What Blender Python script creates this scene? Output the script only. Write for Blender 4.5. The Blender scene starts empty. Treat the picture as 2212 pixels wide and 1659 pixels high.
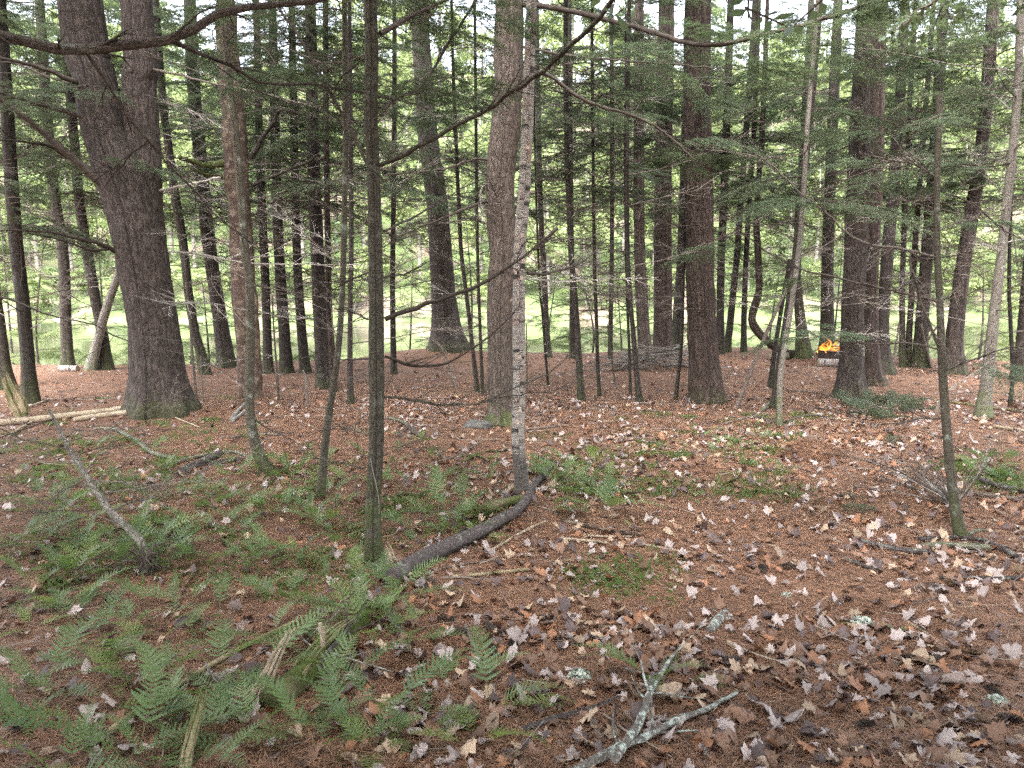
import bpy, math, random
import numpy as np
from mathutils import Vector, Matrix

sc = bpy.context.scene
COL = sc.collection

# ------------------------------------------------------------------ camera, sky, sun, exposure
PW, PH, FPX, HORIZ = 2212.0, 1659.0, 1661.0, 630.0      # photograph measures (display pixels), focal length, horizon row
CAMZ = 1.6
PITCH = math.atan((PH / 2 - HORIZ) / FPX)
cam_d = bpy.data.cameras.new('camera'); cam = bpy.data.objects.new('camera', cam_d); COL.objects.link(cam)
cam.location = (0, 0, CAMZ); cam.rotation_euler = (math.pi / 2 - PITCH, 0, 0)
cam_d.sensor_width = 36.0; cam_d.lens = 36.0 * FPX / PW; cam_d.clip_start = 0.05; cam_d.clip_end = 2000
sc.camera = cam

SUN_EL, SUN_AZ = math.radians(58), math.radians(192)     # veiled sun high behind the viewer
w = bpy.data.worlds.new('World'); sc.world = w; w.use_nodes = True
wn = w.node_tree.nodes; wl = w.node_tree.links; wn.clear()
wo = wn.new('ShaderNodeOutputWorld'); wb = wn.new('ShaderNodeBackground'); ws = wn.new('ShaderNodeTexSky')
ws.sky_type = 'NISHITA'; ws.sun_disc = False; ws.sun_elevation = SUN_EL; ws.sun_rotation = SUN_AZ
ws.air_density = 1.0; ws.dust_density = 4.0; ws.ozone_density = 1.0
wh = wn.new('ShaderNodeHueSaturation'); wh.inputs['Saturation'].default_value = 0.38
wb.inputs['Strength'].default_value = 0.15
wl.new(ws.outputs[0], wh.inputs['Color']); wl.new(wh.outputs[0], wb.inputs[0]); wl.new(wb.outputs[0], wo.inputs[0])
sd = bpy.data.lights.new('sun', 'SUN'); sd.energy = 1.2; sd.angle = math.radians(60); sd.color = (1.0, 0.97, 0.93)
so = bpy.data.objects.new('sun', sd); COL.objects.link(so)
so.rotation_euler = Vector((math.sin(SUN_AZ) * math.cos(SUN_EL), math.cos(SUN_AZ) * math.cos(SUN_EL), math.sin(SUN_EL))).to_track_quat('Z', 'Y').to_euler()
so.location = (0, 20, 60)
vs = sc.view_settings; sc.display_settings.display_device = 'sRGB'
vs.view_transform = 'Standard'; vs.look = 'None'; vs.gamma = 1.0; vs.use_curve_mapping = False
vs.exposure = 3.35
cy = sc.cycles
cy.max_bounces = 4; cy.diffuse_bounces = 2; cy.glossy_bounces = 2; cy.transmission_bounces = 2; cy.transparent_max_bounces = 4
cy.caustics_reflective = False; cy.caustics_refractive = False; cy.use_denoising = False
cy.sample_clamp_indirect = 6.0

# ------------------------------------------------------------------ numeric helpers
_rng = np.random.default_rng(5)
_TAB = _rng.random(65536)
def vnoise(x, y, seed=0, px=None):
    x = np.asarray(x, float); y = np.asarray(y, float)
    xi = np.floor(x).astype(np.int64); yi = np.floor(y).astype(np.int64)
    fx = x - xi; fy = y - yi
    fx = fx * fx * (3 - 2 * fx); fy = fy * fy * (3 - 2 * fy)
    def h(a, b):
        if px: a = a % px
        return _TAB[(a * 7919 + b * 104729 + seed * 1299709) % 65536]
    return (h(xi, yi) * (1 - fx) + h(xi + 1, yi) * fx) * (1 - fy) + (h(xi, yi + 1) * (1 - fx) + h(xi + 1, yi + 1) * fx) * fy

EDGE_X = np.array([-60, -10.4, -8.0, -4.0, -2.4, 3.4, 6.3, 8.2, 10.7, 60])
EDGE_Y = np.array([15.0, 15.6, 15.8, 16.8, 19.0, 19.2, 20.4, 17.6, 16.4, 16.0])
WATER_Z = -1.3
MOUNDS = []                                             # (x, y, height, radius), filled below
def hgt(x, y):
    x = np.asarray(x, float); y = np.asarray(y, float)
    z = 0.10 * (vnoise(x * 0.35, y * 0.35, 1) - 0.5) + 0.05 * (vnoise(x * 1.1, y * 1.1, 2) - 0.5)
    z = z + 0.022 * (vnoise(x * 3.3, y * 3.3, 3) - 0.5) + 0.012 * (vnoise(x * 8.0, y * 8.0, 4) - 0.5)
    for mx, my, mh, mr in MOUNDS:
        z = z + mh * np.exp(-((x - mx) ** 2 + (y - my) ** 2) / (mr * mr))
    over = y - np.interp(x, EDGE_X, EDGE_Y)
    drop = np.where(over > 0, -0.50 * over * over / (over + 0.8), 0.0)
    z = z + 0.10 * np.exp(-(over / 2.2) ** 2) + np.maximum(drop, -2.6)
    return z

SP, CP = math.sin(PITCH), math.cos(PITCH)
def ray(px, py):
    a = (px - PW / 2) / FPX; b = (PH / 2 - py) / FPX
    return np.array([a, CP + b * SP, -SP + b * CP])
def at(px, py, Y):
    """point on the sight line of a pixel at world depth Y"""
    d = ray(px, py); t = Y / d[1]
    return np.array([0, 0, CAMZ]) + d * t
def gp(px, py):
    """where the sight line of a pixel meets the ground"""
    d = ray(px, py)
    t = np.linspace(1.0, 40.0, 3000)
    X = d[0] * t; Y = d[1] * t; Z = CAMZ + d[2] * t
    hit = np.nonzero(Z <= hgt(X, Y))[0]
    ok = len(hit) and Y[hit[0]] < np.interp(X[hit[0]], EDGE_X, EDGE_Y) + 1.2
    if not ok:                                           # hidden just behind the crest of the bank
        Yb = 18.0
        for _ in range(4): Yb = float(np.interp(d[0] / d[1] * Yb, EDGE_X, EDGE_Y)) + 0.5
        t0 = Yb / d[1]; x, y = d[0] * t0, Yb
        return np.array([x, y, float(hgt(x, y))])
    i = hit[0]
    return np.array([X[i], Y[i], float(hgt(X[i], Y[i]))])
def px_m(n, Y): return n * Y / FPX
_m = at(965, 752, 18.2); MOUNDS.append((_m[0], 18.2, 0.16, 1.1))
_m = gp(1760, 985); MOUNDS.append((_m[0], _m[1] + .1, 0.13, 0.28))
_m = gp(350, 882); MOUNDS.append((_m[0], _m[1], 0.10, 0.9))
_m = gp(1430, 790); MOUNDS.append((_m[0], _m[1], 0.10, 0.8))
_m = gp(860, 1330); MOUNDS.append((_m[0], _m[1], 0.10, 0.45))

def spline(P, n):
    P = np.asarray(P, float)
    if len(P) == 2: return P[0] + (P[1] - P[0]) * np.linspace(0, 1, n)[:, None]
    Q = np.vstack([2 * P[0] - P[1], P, 2 * P[-1] - P[-2]])
    seg = np.linalg.norm(P[1:, :3] - P[:-1, :3], axis=1); s = np.concatenate([[0], np.cumsum(seg)])
    u = np.linspace(0, s[-1], n); k = np.clip(np.searchsorted(s, u, 'right') - 1, 0, len(P) - 2)
    f = ((u - s[k]) / np.maximum(seg[k], 1e-9))[:, None]
    a, b, c, d = Q[k], Q[k + 1], Q[k + 2], Q[k + 3]
    return 0.5 * (2 * b + (c - a) * f + (2 * a - 5 * b + 4 * c - d) * f ** 2 + (3 * b - a - 3 * c + d) * f ** 3)

def frames(P):
    T = np.gradient(P, axis=0); T /= np.maximum(np.linalg.norm(T, axis=1, keepdims=True), 1e-9)
    ref = np.array([0.0, 1.0, 0.0]) if abs(T[:, 1]).max() < 0.9 else np.array([0.31, 0.0, 0.95])
    A = np.cross(T, ref); A /= np.maximum(np.linalg.norm(A, axis=1, keepdims=True), 1e-9)
    return T, A, np.cross(A, T)

class Geo:
    """collects quads/tris (as arrays) with material slots, optional uv and colour"""
    def __init__(s): s.V = []; s.F = []; s.M = []; s.U = []; s.C = []; s.n = 0
    def add(s, v, f, m=0, uv=None, col=None):
        v = np.asarray(v, float); f = np.asarray(f, np.int64)
        s.V.append(v); s.F.append(f + s.n); s.M.append(np.full(len(f), m)); s.n += len(v)
        s.U.append(np.zeros((len(v), 2)) if uv is None else uv)
        s.C.append(np.tile((1.0, 1.0, 1.0), (len(v), 1)) if col is None else col)
    def tube(s, P, R, sides=5, m=0, cap=True, noise=0.0, seed=0):
        P = np.asarray(P, float); R = np.asarray(R, float); n = len(P)
        T, A, B = frames(P)
        th = np.linspace(0, 2 * np.pi, sides, endpoint=False)
        rr = R[:, None] * np.ones(sides)
        L = np.concatenate([[0], np.cumsum(np.linalg.norm(P[1:] - P[:-1], axis=1))])
        if noise:
            rr = rr * (1 + noise * (vnoise(th[None] / (2 * np.pi) * 4 + 0 * L[:, None], L[:, None] / (R.mean() * 2.2), seed, 4) - .5) * 2)
        v = P[:, None] + rr[..., None] * (np.cos(th)[None, :, None] * A[:, None] + np.sin(th)[None, :, None] * B[:, None])
        i = np.arange(n - 1)[:, None] * sides; j = np.arange(sides)[None]; k = (j + 1) % sides
        f = np.stack([i + j, i + k, i + sides + k, i + sides + j], -1).reshape(-1, 4)
        uv = np.stack([np.broadcast_to(th / (2 * np.pi) * 2 * np.pi * R.mean(), (n, sides)), np.broadcast_to(L[:, None], (n, sides))], -1).reshape(-1, 2)
        s.add(v.reshape(-1, 3), f, m, uv)
        if cap:
            for e, r in ((0, 1), (n - 1, -1)):
                c = np.vstack([P[e], v[e]])
                j = np.arange(sides); k = (j + 1) % sides
                ff = np.stack([np.zeros(sides, int), 1 + (k if r == 1 else j), 1 + (j if r == 1 else k), 1 + (k if r == 1 else j)], -1)
                s.add(c, ff[:, :3], m, np.tile([[0.0, L[e]]], (len(c), 1)))
    def mesh(s, name, mats, smooth=False, color=False):
        me = bpy.data.meshes.new(name)
        V = np.vstack(s.V)
        me.vertices.add(len(V)); me.vertices.foreach_set('co', V.ravel())
        cnt = np.concatenate([np.full(len(f), f.shape[1]) for f in s.F]); idx = np.concatenate([f.ravel() for f in s.F])
        me.loops.add(len(idx)); me.loops.foreach_set('vertex_index', idx)
        me.polygons.add(len(cnt)); st = np.concatenate([[0], np.cumsum(cnt)[:-1]])
        me.polygons.foreach_set('loop_start', st)
        mi = np.concatenate(s.M)
        me.polygons.foreach_set('material_index', mi.astype(np.int32))
        me.polygons.foreach_set('use_smooth', np.full(len(cnt), smooth))
        uvl = me.uv_layers.new(name='UVMap'); U = np.vstack(s.U)
        uvl.data.foreach_set('uv', U[idx].ravel())
        if color:
            ca = me.color_attributes.new('tint', 'FLOAT_COLOR', 'POINT'); C = np.vstack(s.C)
            ca.data.foreach_set('color', np.hstack([C, np.ones((len(C), 1))]).ravel())
        for m in (mats if isinstance(mats, (list, tuple)) else [mats]): me.materials.append(m)
        me.update(calc_edges=True)
        return me

def obj(name, mesh, parent=None, loc=None, rot=None, scale=None):
    o = bpy.data.objects.new(name, mesh); COL.objects.link(o)
    if parent is not None: o.parent = parent
    if loc is not None: o.location = loc
    if rot is not None: o.rotation_euler = rot
    if scale is not None: o.scale = (scale,) * 3 if np.isscalar(scale) else scale
    return o
def tag(o, label, cat, group=None, kind=None):
    if label: o['label'] = label
    if cat: o['category'] = cat
    if group: o['group'] = group
    if kind: o['kind'] = kind
    return o
def thing(name, label, cat, loc, group=None):
    o = bpy.data.objects.new(name, None); COL.objects.link(o); o.location = loc; o.empty_display_size = .2
    return tag(o, label, cat, group)

# ------------------------------------------------------------------ materials
class NT:
    def __init__(s, name):
        s.m = bpy.data.materials.new(name); s.m.use_nodes = True; s.t = s.m.node_tree; s.t.nodes.clear()
        s.out = s.t.nodes.new('ShaderNodeOutputMaterial')
    def n(s, typ, **kw):
        nd = s.t.nodes.new('ShaderNode' + typ)
        for k, v in kw.items():
            if k.startswith('_'): setattr(nd, k[1:], v)
            else:
                key = k.replace('__', ' ')
                s.set(nd, key, v)
        return nd
    def set(s, nd, key, v):
        i = nd.inputs[int(key[1:])] if key[0] == 'i' and key[1:].isdigit() else nd.inputs[key]
        if isinstance(v, bpy.types.NodeSocket): s.t.links.new(v, i)
        else: i.default_value = v
    def uv(s, sx=1, sy=1, sz=1, obj=False):
        tc = s.t.nodes.new('ShaderNodeTexCoord'); mp = s.t.nodes.new('ShaderNodeMapping')
        s.t.links.new(tc.outputs['Object' if obj else 'UV'], mp.inputs[0]); mp.inputs['Scale'].default_value = (sx, sy, sz)
        return mp.outputs[0]
    def ramp(s, fac, stops):
        r = s.t.nodes.new('ShaderNodeValToRGB'); s.t.links.new(fac, r.inputs[0]); e = r.color_ramp.elements
        while len(e) < len(stops): e.new(0.5)
        for k, (p, c) in enumerate(stops):
            e[k].position = p; e[k].color = (*c, 1) if len(c) == 3 else c
        return r.outputs[0]
    def mix(s, fac, a, b, mode='MIX'):
        m = s.t.nodes.new('ShaderNodeMix'); m.data_type = 'RGBA'; m.blend_type = mode
        for key, v in ((0, fac), (6, a), (7, b)):
            if isinstance(v, bpy.types.NodeSocket): s.t.links.new(v, m.inputs[key])
            else: m.inputs[key].default_value = v if key == 0 else (*v, 1)
        return m.outputs[2]
    def noise(s, vec, scale, detail=3, rough=.55, dist=0):
        n = s.t.nodes.new('ShaderNodeTexNoise'); s.t.links.new(vec, n.inputs['Vector'])
        n.inputs['Scale'].default_value = scale; n.inputs['Detail'].default_value = detail; n.inputs['Roughness'].default_value = rough; n.inputs['Distortion'].default_value = dist
        return n.outputs['Fac']
    def voro(s, vec, scale, feature='DISTANCE_TO_EDGE', rnd=1.0):
        n = s.t.nodes.new('ShaderNodeTexVoronoi'); n.feature = feature; s.t.links.new(vec, n.inputs['Vector'])
        n.inputs['Scale'].default_value = scale; n.inputs['Randomness'].default_value = rnd
        return n
    def math(s, op, a, b=0.0, clamp=False):
        m = s.t.nodes.new('ShaderNodeMath'); m.operation = op; m.use_clamp = clamp
        for k, v in ((0, a), (1, b)):
            if isinstance(v, bpy.types.NodeSocket): s.t.links.new(v, m.inputs[k])
            else: m.inputs[k].default_value = v
        return m.outputs[0]
    def bump(s, h, dist=.01, strength=1.0):
        b = s.t.nodes.new('ShaderNodeBump'); b.inputs['Distance'].default_value = dist; b.inputs['Strength'].default_value = strength
        s.t.links.new(h, b.inputs['Height']); return b.outputs[0]
    def principled(s, color, rough=.85, normal=None, spec=.3):
        p = s.t.nodes.new('ShaderNodeBsdfPrincipled')
        for key, v in (('Base Color', color), ('Roughness', rough), ('Specular IOR Level', spec)):
            if isinstance(v, bpy.types.NodeSocket): s.t.links.new(v, p.inputs[key])
            else: p.inputs[key].default_value = (*v, 1) if key == 'Base Color' else v
        if normal is not None: s.t.links.new(normal, p.inputs['Normal'])
        return p.outputs[0]
    def leafy(s, color, rough, trans=.3, spec=.4, tcol=None):
        p = s.principled(color, rough, None, spec); t = s.t.nodes.new('ShaderNodeBsdfTranslucent')
        tc = tcol if tcol is not None else color
        if isinstance(tc, bpy.types.NodeSocket): s.t.links.new(tc, t.inputs[0])
        else: t.inputs[0].default_value = (*tc, 1)
        m = s.t.nodes.new('ShaderNodeMixShader'); m.inputs[0].default_value = trans
        s.t.links.new(p, m.inputs[1]); s.t.links.new(t.outputs[0], m.inputs[2]); return m.outputs[0]
    def done(s, sh): s.t.links.new(sh, s.out.inputs[0]); return s.m

def bark(name, dark, light, su, sv, depth=.012, moss=0.0, mossh=.5, warm=None, lichen=0.0, crack=.22):
    t = NT(name); v = t.uv(su, sv, 1)
    n1 = t.noise(v, 2.2, 3, .6)
    ra = t.math('ABSOLUTE', t.math('SUBTRACT', t.noise(v, 1.0, 4, .6, .35), .5))
    rb = t.math('ABSOLUTE', t.math('SUBTRACT', t.noise(t.uv(su * .55, sv * 1.5, 1), 1.0, 3, .6, .5), .5))
    ed = t.math('ADD', t.math('MULTIPLY', ra, 1.6), t.math('MULTIPLY', rb, 1.0))
    cr = t.ramp(ed, [(0.0, (0, 0, 0)), (crack, (1, 1, 1))])
    fine = t.noise(t.uv(su * 6, sv * 3, 1), 3.0, 5, .7)
    oi = t.t.nodes.new('ShaderNodeObjectInfo')
    c = t.mix(t.ramp(fine, [(.3, (0, 0, 0)), (.75, (1, 1, 1))]), dark, light)
    if warm: c = t.mix(t.math('MULTIPLY', t.ramp(n1, [(.42, (0, 0, 0)), (.65, (1, 1, 1))]), .7), c, warm)
    c = t.mix(t.math('MULTIPLY', t.math('SUBTRACT', 1.0, cr), .75), c, tuple(x * .35 for x in dark))
    if lichen:
        ln = t.noise(t.uv(1, 1, 1, True), 9, 5, .7)
        c = t.mix(t.math('MULTIPLY', t.ramp(ln, [(.56, (0, 0, 0)), (.68, (1, 1, 1))]), lichen), c, (.30, .32, .27))
    if moss:
        tc = t.t.nodes.new('ShaderNodeTexCoord'); sx = t.t.nodes.new('ShaderNodeSeparateXYZ'); t.t.links.new(tc.outputs['Object'], sx.inputs[0])
        mn = t.noise(tc.outputs['Object'], 7, 4, .65)
        low = t.math('SUBTRACT', 1.0, t.math('DIVIDE', sx.outputs[2], mossh))
        mk = t.ramp(t.math('ADD', mn, t.math('MULTIPLY', low, .35)), [(.6, (0, 0, 0)), (.78, (1, 1, 1))])
        c = t.mix(t.math('MULTIPLY', mk, moss), c, (.075, .105, .025))
    br = t.math('ADD', .82, t.math('MULTIPLY', oi.outputs['Random'], .36))
    c = t.mix(1.0, c, br, 'MULTIPLY')
    hh = t.math('ADD', t.math('MULTIPLY', cr, .8), t.math('MULTIPLY', fine, .35))
    return t.done(t.principled(c, .9, t.bump(hh, depth), .25))

M = {}
M['pine'] = bark('pine_bark', (.052, .041, .036), (.145, .120, .108), 34, 4.5, .02, .3, .3, (.095, .068, .056))
M['pinered'] = bark('pine_bark_warm', (.056, .040, .034), (.145, .112, .097), 36, 4.5, .02, .2, .3, (.105, .070, .055))
M['oak'] = bark('furrowed_bark', (.08, .065, .055), (.20, .168, .148), 52, 6, .014, .6, .3, (.16, .11, .08))
M['hem'] = bark('hemlock_bark', (.052, .043, .037), (.125, .108, .094), 48, 14, .01, .35, .8, (.08, .06, .048), .25)
M['hemdark'] = bark('dark_bark', (.038, .031, .028), (.092, .078, .070), 50, 14, .01, .2, .5, (.06, .043, .036), .12)
M['mossy'] = bark('green_stained_bark', (.06, .053, .04), (.135, .125, .10), 60, 14, .006, .55, .7, (.10, .08, .055), .3)
M['smooth'] = bark('smooth_grey_bark', (.11, .098, .085), (.21, .195, .175), 30, 60, .003, .6, .6, (.17, .135, .105), .8, .1)
M['greenstem'] = bark('olive_sapling_bark', (.06, .054, .04), (.125, .115, .088), 35, 40, .003, .5, .35, (.10, .08, .058), .7, .12)
M['palebark'] = bark('pale_bark', (.20, .185, .16), (.36, .34, .30), 30, 20, .006, .4, .5, (.26, .21, .17), .6)
M['wetbark'] = bark('dark_wet_bark', (.055, .045, .042), (.15, .13, .125), 40, 40, .004, .0, 1, (.11, .085, .075), .55)
def wood(name, a, b, su=30, sv=3, moss=0.0, patch=None):
    t = NT(name); v = t.uv(su, sv, 1)
    g = t.noise(v, 3.0, 5, .65, .4); o = t.noise(t.uv(1, 1, 1, True), 6, 4, .6)
    c = t.mix(t.ramp(g, [(.3, (0, 0, 0)), (.7, (1, 1, 1))]), a, b)
    c = t.mix(t.math('MULTIPLY', t.ramp(o, [(.45, (0, 0, 0)), (.7, (1, 1, 1))]), .6), c, tuple(x * .45 for x in a))
    if patch: c = t.mix(t.ramp(t.noise(t.uv(1, 1, 1, True), 10, 3, .6), [(.52, (0, 0, 0)), (.6, (1, 1, 1))]), c, patch)
    if moss:
        mo = t.noise(t.uv(1, 1, 1, True), 5, 5, .7)
        c = t.mix(t.math('MULTIPLY', t.ramp(mo, [(.42, (0, 0, 0)), (.6, (1, 1, 1))]), moss), c, (.07, .095, .022))
    return t.done(t.principled(c, .85, t.bump(g, .006), .25))
M['tanwood'] = wood('weathered_tan_wood', (.30, .23, .16), (.46, .38, .28))
M['tanmoss'] = wood('tan_wood_with_moss', (.26, .20, .12), (.38, .31, .20), moss=.7)
M['redwood'] = wood('rotten_red_wood', (.048, .032, .027), (.135, .088, .070), 26, 1.2, .12, (.19, .14, .11))
M['mosslog'] = wood('moss_covered_wood', (.09, .075, .045), (.17, .15, .08), 30, 4, .95)
M['stick'] = wood('brown_stick', (.10, .078, .065), (.22, .18, .15), 40, 10)
M['greystick'] = wood('grey_stick', (.17, .155, .14), (.32, .30, .275), 40, 10)
M['rootdark'] = wood('dark_root_wood', (.05, .04, .034), (.14, .11, .09), 30, 8)
def twigmat(name, a, b):
    t = NT(name); oi = t.t.nodes.new('ShaderNodeObjectInfo'); n = t.noise(t.uv(1, 1, 1, True), 7, 4, .7)
    c = t.mix(t.math('ADD', t.math('MULTIPLY', n, .9), t.math('SUBTRACT', oi.outputs['Random'], .6), True), a, b)
    return t.done(t.principled(c, .9, None, .2))
M['twig'] = twigmat('dead_twig', (.055, .043, .036), (.21, .18, .155))
M['branch'] = twigmat('branch_bark', (.050, .039, .032), (.13, .11, .095)); M['nearbranch'] = bark('rough_branch_bark', (.075, .058, .047), (.19, .155, .13), 160, 60, .003, 0, 1, (.12, .085, .065), .6)
M['twigpale'] = twigmat('bleached_twig', (.13, .11, .095), (.38, .35, .32))
# lichen-crusted branch
t = NT('lichen_crusted_bark'); v = t.uv(1, 1, 1, True)
ln = t.noise(v, 22, 6, .75); l2 = t.noise(v, 90, 3, .6)
c = t.mix(t.ramp(l2, [(.3, (0, 0, 0)), (.7, (1, 1, 1))]), (.08, .07, .06), (.20, .18, .16))
c = t.mix(t.ramp(ln, [(.50, (0, 0, 0)), (.56, (1, 1, 1))]), c, t.mix(t.ramp(l2, [(.35, (0, 0, 0)), (.65, (1, 1, 1))]), (.26, .30, .26), (.46, .50, .45)))
M['lichen'] = t.done(t.principled(c, .95, t.bump(ln, .008), .1))
t = NT('lichen_tuft'); v = t.uv(1, 1, 1, True)
M['lichentuft'] = t.done(t.principled(t.mix(t.noise(v, 60, 3), (.36, .41, .34), (.60, .63, .55)), .95, None, .1))
# paper birch
def birchmat(name, foot):
  t = NT(name); v = t.uv(1, 1, 1)
  lent = t.noise(t.uv(14, 110, 1), 1.0, 3, .6); pat = t.noise(t.uv(5, 13, 1), 1.0, 4, .65); fine = t.noise(t.uv(25, 160, 1), 1.0, 4, .7)
  c = t.mix(t.ramp(fine, [(.35, (0, 0, 0)), (.65, (1, 1, 1))]), (.21, .185, .165), (.43, .385, .35))
  c = t.mix(t.ramp(t.noise(t.uv(4, 5, 1), 1.0, 3), [(.54, (0, 0, 0)), (.66, (1, 1, 1))]), c, (.28, .195, .155))
  c = t.mix(t.math('MULTIPLY', t.ramp(lent, [(.58, (0, 0, 0)), (.64, (1, 1, 1))]), .8), c, (.07, .06, .052))
  c = t.mix(t.ramp(pat, [(.545, (0, 0, 0)), (.60, (1, 1, 1))]), c, (.04, .034, .03))
  tc = t.t.nodes.new('ShaderNodeTexCoord'); sx = t.t.nodes.new('ShaderNodeSeparateXYZ'); t.t.links.new(tc.outputs['Object'], sx.inputs[0])
  low = t.ramp(t.math('ADD', t.math('MULTIPLY', sx.outputs[2], -1.6), t.math('ADD', .75, t.math('MULTIPLY', t.noise(t.uv(8, 18, 1), 1.0, 4), .9))), [(.45, (0, 0, 0)), (.75, (1, 1, 1))])
  if foot: c = t.mix(t.math('MULTIPLY', low, .85), c, (.055, .048, .04))
  return t.done(t.principled(c, .7, t.bump(t.math('ADD', lent, fine), .006), .3))
M['birch'] = birchmat('peeling_birch_bark', True); M['birchlog'] = birchmat('birch_log_bark', False)
t = NT('birch_curl'); M['curl'] = t.done(t.leafy((.52, .40, .33), .7, .25))
# foliage
def foliage(name, a, b, rough=.5, trans=.3, spec=.3, tc=None):
    t = NT(name); oi = t.t.nodes.new('ShaderNodeObjectInfo'); n = t.noise(t.uv(1, 1, 1, True), 2.2, 3, .6)
    f = t.math('ADD', t.math('MULTIPLY', n, 1.1), t.math('MULTIPLY', t.math('SUBTRACT', oi.outputs['Random'], .72), .8), True)
    c = t.mix(f, a, b)
    return t.done(t.leafy(c, rough, trans, spec, tc))
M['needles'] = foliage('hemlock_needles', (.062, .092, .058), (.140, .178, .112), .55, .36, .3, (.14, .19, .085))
M['needlesbright'] = foliage('sunlit_hemlock_needles', (.11, .16, .06), (.22, .27, .11), .5, .38, .4, (.24, .31, .10))  # brighter copy of the needles, open-sky light put into the colour
M['farleaf'] = foliage('far_leaves', (.16, .21, .085), (.33, .38, .18), .6, .4, .3, (.28, .34, .13))
M['farleaf2'] = foliage('far_needles', (.09, .13, .065), (.19, .23, .12), .6, .35, .3, (.18, .23, .09))
M['fern'] = foliage('fern_green', (.070, .120, .042), (.17, .235, .092), .45, .32, .5, (.19, .30, .07))
M['fernyellow'] = foliage('fern_yellow_green', (.11, .17, .045), (.23, .30, .09), .5, .35, .4, (.25, .36, .08))
M['herb'] = foliage('herb_green', (.06, .105, .028), (.14, .19, .055), .5, .35, .4, (.2, .3, .06))
M['stalk'] = foliage('fern_stalk', (.13, .12, .04), (.19, .17, .07), .6, .1)
# fallen leaves and needles
def leafmat(name, a, b, rough=.5):
    t = NT(name); oi = t.t.nodes.new('ShaderNodeObjectInfo'); n = t.noise(t.uv(1, 1, 1, True), 45, 4, .65)
    c = t.mix(t.ramp(n, [(.3, (0, 0, 0)), (.7, (1, 1, 1))]), a, b)
    c = t.mix(1.0, c, t.math('ADD', .75, t.math('MULTIPLY', oi.outputs['Random'], .5)), 'MULTIPLY')
    return t.done(t.leafy(c, rough, .12, .45))
LEAFC = {'mauve': ((.27, .215, .20), (.46, .38, .355)), 'tan': ((.30, .21, .145), (.46, .34, .24)), 'brown': ((.13, .070, .046), (.25, .145, .095)),
         'russet': ((.22, .095, .05), (.34, .17, .09)), 'dark': ((.075, .05, .047), (.15, .105, .10))}
for k, (a, b) in LEAFC.items(): M['leaf_' + k] = leafmat('fallen_leaf_' + k, a, b)
def tinted(name, rough=.6, trans=.08, spec=.4):
    t = NT(name); a = t.t.nodes.new('ShaderNodeVertexColor'); a.layer_name = 'tint'
    return t.done(t.leafy(a.outputs[0], rough, trans, spec))
M['litter'] = tinted('leaf_litter'); M['pineneedle'] = tinted('pine_needle_litter', .55, .05, .4); M['twiglitter'] = tinted('twig_litter', .9, 0.0, .2)
# forest floor
t = NT('needle_covered_soil'); v = t.uv(1, 1, 1, True)
big = t.noise(v, .55, 4, .6); mid = t.noise(v, 3.5, 5, .65); fine = t.noise(v, 45, 5, .75); st = t.noise(t.uv(18, 60, 1, True), 1.6, 4, .7, .8); st2 = t.noise(t.uv(60, 18, 1, True), 1.6, 4, .7, .8)
f = t.math('MULTIPLY', t.math('ADD', st, st2), .5)
c = t.mix(t.ramp(f, [(.36, (0, 0, 0)), (.62, (1, 1, 1))]), (.085, .045, .030), (.29, .158, .100))
c = t.mix(t.math('MULTIPLY', t.ramp(fine, [(.45, (0, 0, 0)), (.7, (1, 1, 1))]), .55), c, (.30, .19, .14))
c = t.mix(t.math('MULTIPLY', t.ramp(mid, [(.5, (0, 0, 0)), (.7, (1, 1, 1))]), .5), c, (.10, .058, .042))
c = t.mix(t.math('MULTIPLY', t.ramp(big, [(.55, (0, 0, 0)), (.7, (1, 1, 1))]), .3), c, (.09, .075, .03))
M['floor'] = t.done(t.principled(c, .95, t.bump(t.math('ADD', f, t.math('MULTIPLY', fine, .6)), .02), .15))
t = NT('far_bank_soil'); v = t.uv(1, 1, 1, True); n = t.noise(v, .5, 6, .7)
tc = t.t.nodes.new('ShaderNodeTexCoord')
c = t.mix(t.ramp(n, [(.35, (0, 0, 0)), (.65, (1, 1, 1))]), (.12, .092, .070), (.25, .205, .16))
c = t.mix(t.ramp(t.noise(v, .18, 4), [(.38, (0, 0, 0)), (.52, (1, 1, 1))]), c, (.11, .15, .06))
M['farsoil'] = t.done(t.principled(c, .95, t.bump(n, .2), .1))
t = NT('river_water'); v = t.uv(1, 1, 1, True)
M['water'] = t.done(t.principled((.085, .09, .055), .04, t.bump(t.noise(t.uv(1, .5, 1, True), .8, 3), .012), .5))
t = NT('rusted_steel'); v = t.uv(1, 1, 1, True)
M['steel'] = t.done(t.principled(t.mix(t.noise(v, 9, 5), (.035, .03, .03), (.12, .085, .07)), .6, None, .4))
t = NT('flame'); v = t.t.nodes.new('ShaderNodeTexCoord'); sx = t.t.nodes.new('ShaderNodeSeparateXYZ'); t.t.links.new(v.outputs['Generated'], sx.inputs[0])
em = t.t.nodes.new('ShaderNodeEmission'); em.inputs['Strength'].default_value = .30
t.t.links.new(t.ramp(sx.outputs[2], [(0.0, (1.0, .62, .16)), (.35, (1.0, .38, .05)), (1.0, (.55, .07, .008))]), em.inputs[0])
M['flame'] = t.done(em.outputs[0])
t = NT('stone'); v = t.uv(1, 1, 1, True); M['stone'] = t.done(t.principled(t.mix(t.noise(v, 6, 6), (.07, .066, .06), (.16, .15, .14)), .9, None, .2))
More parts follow.
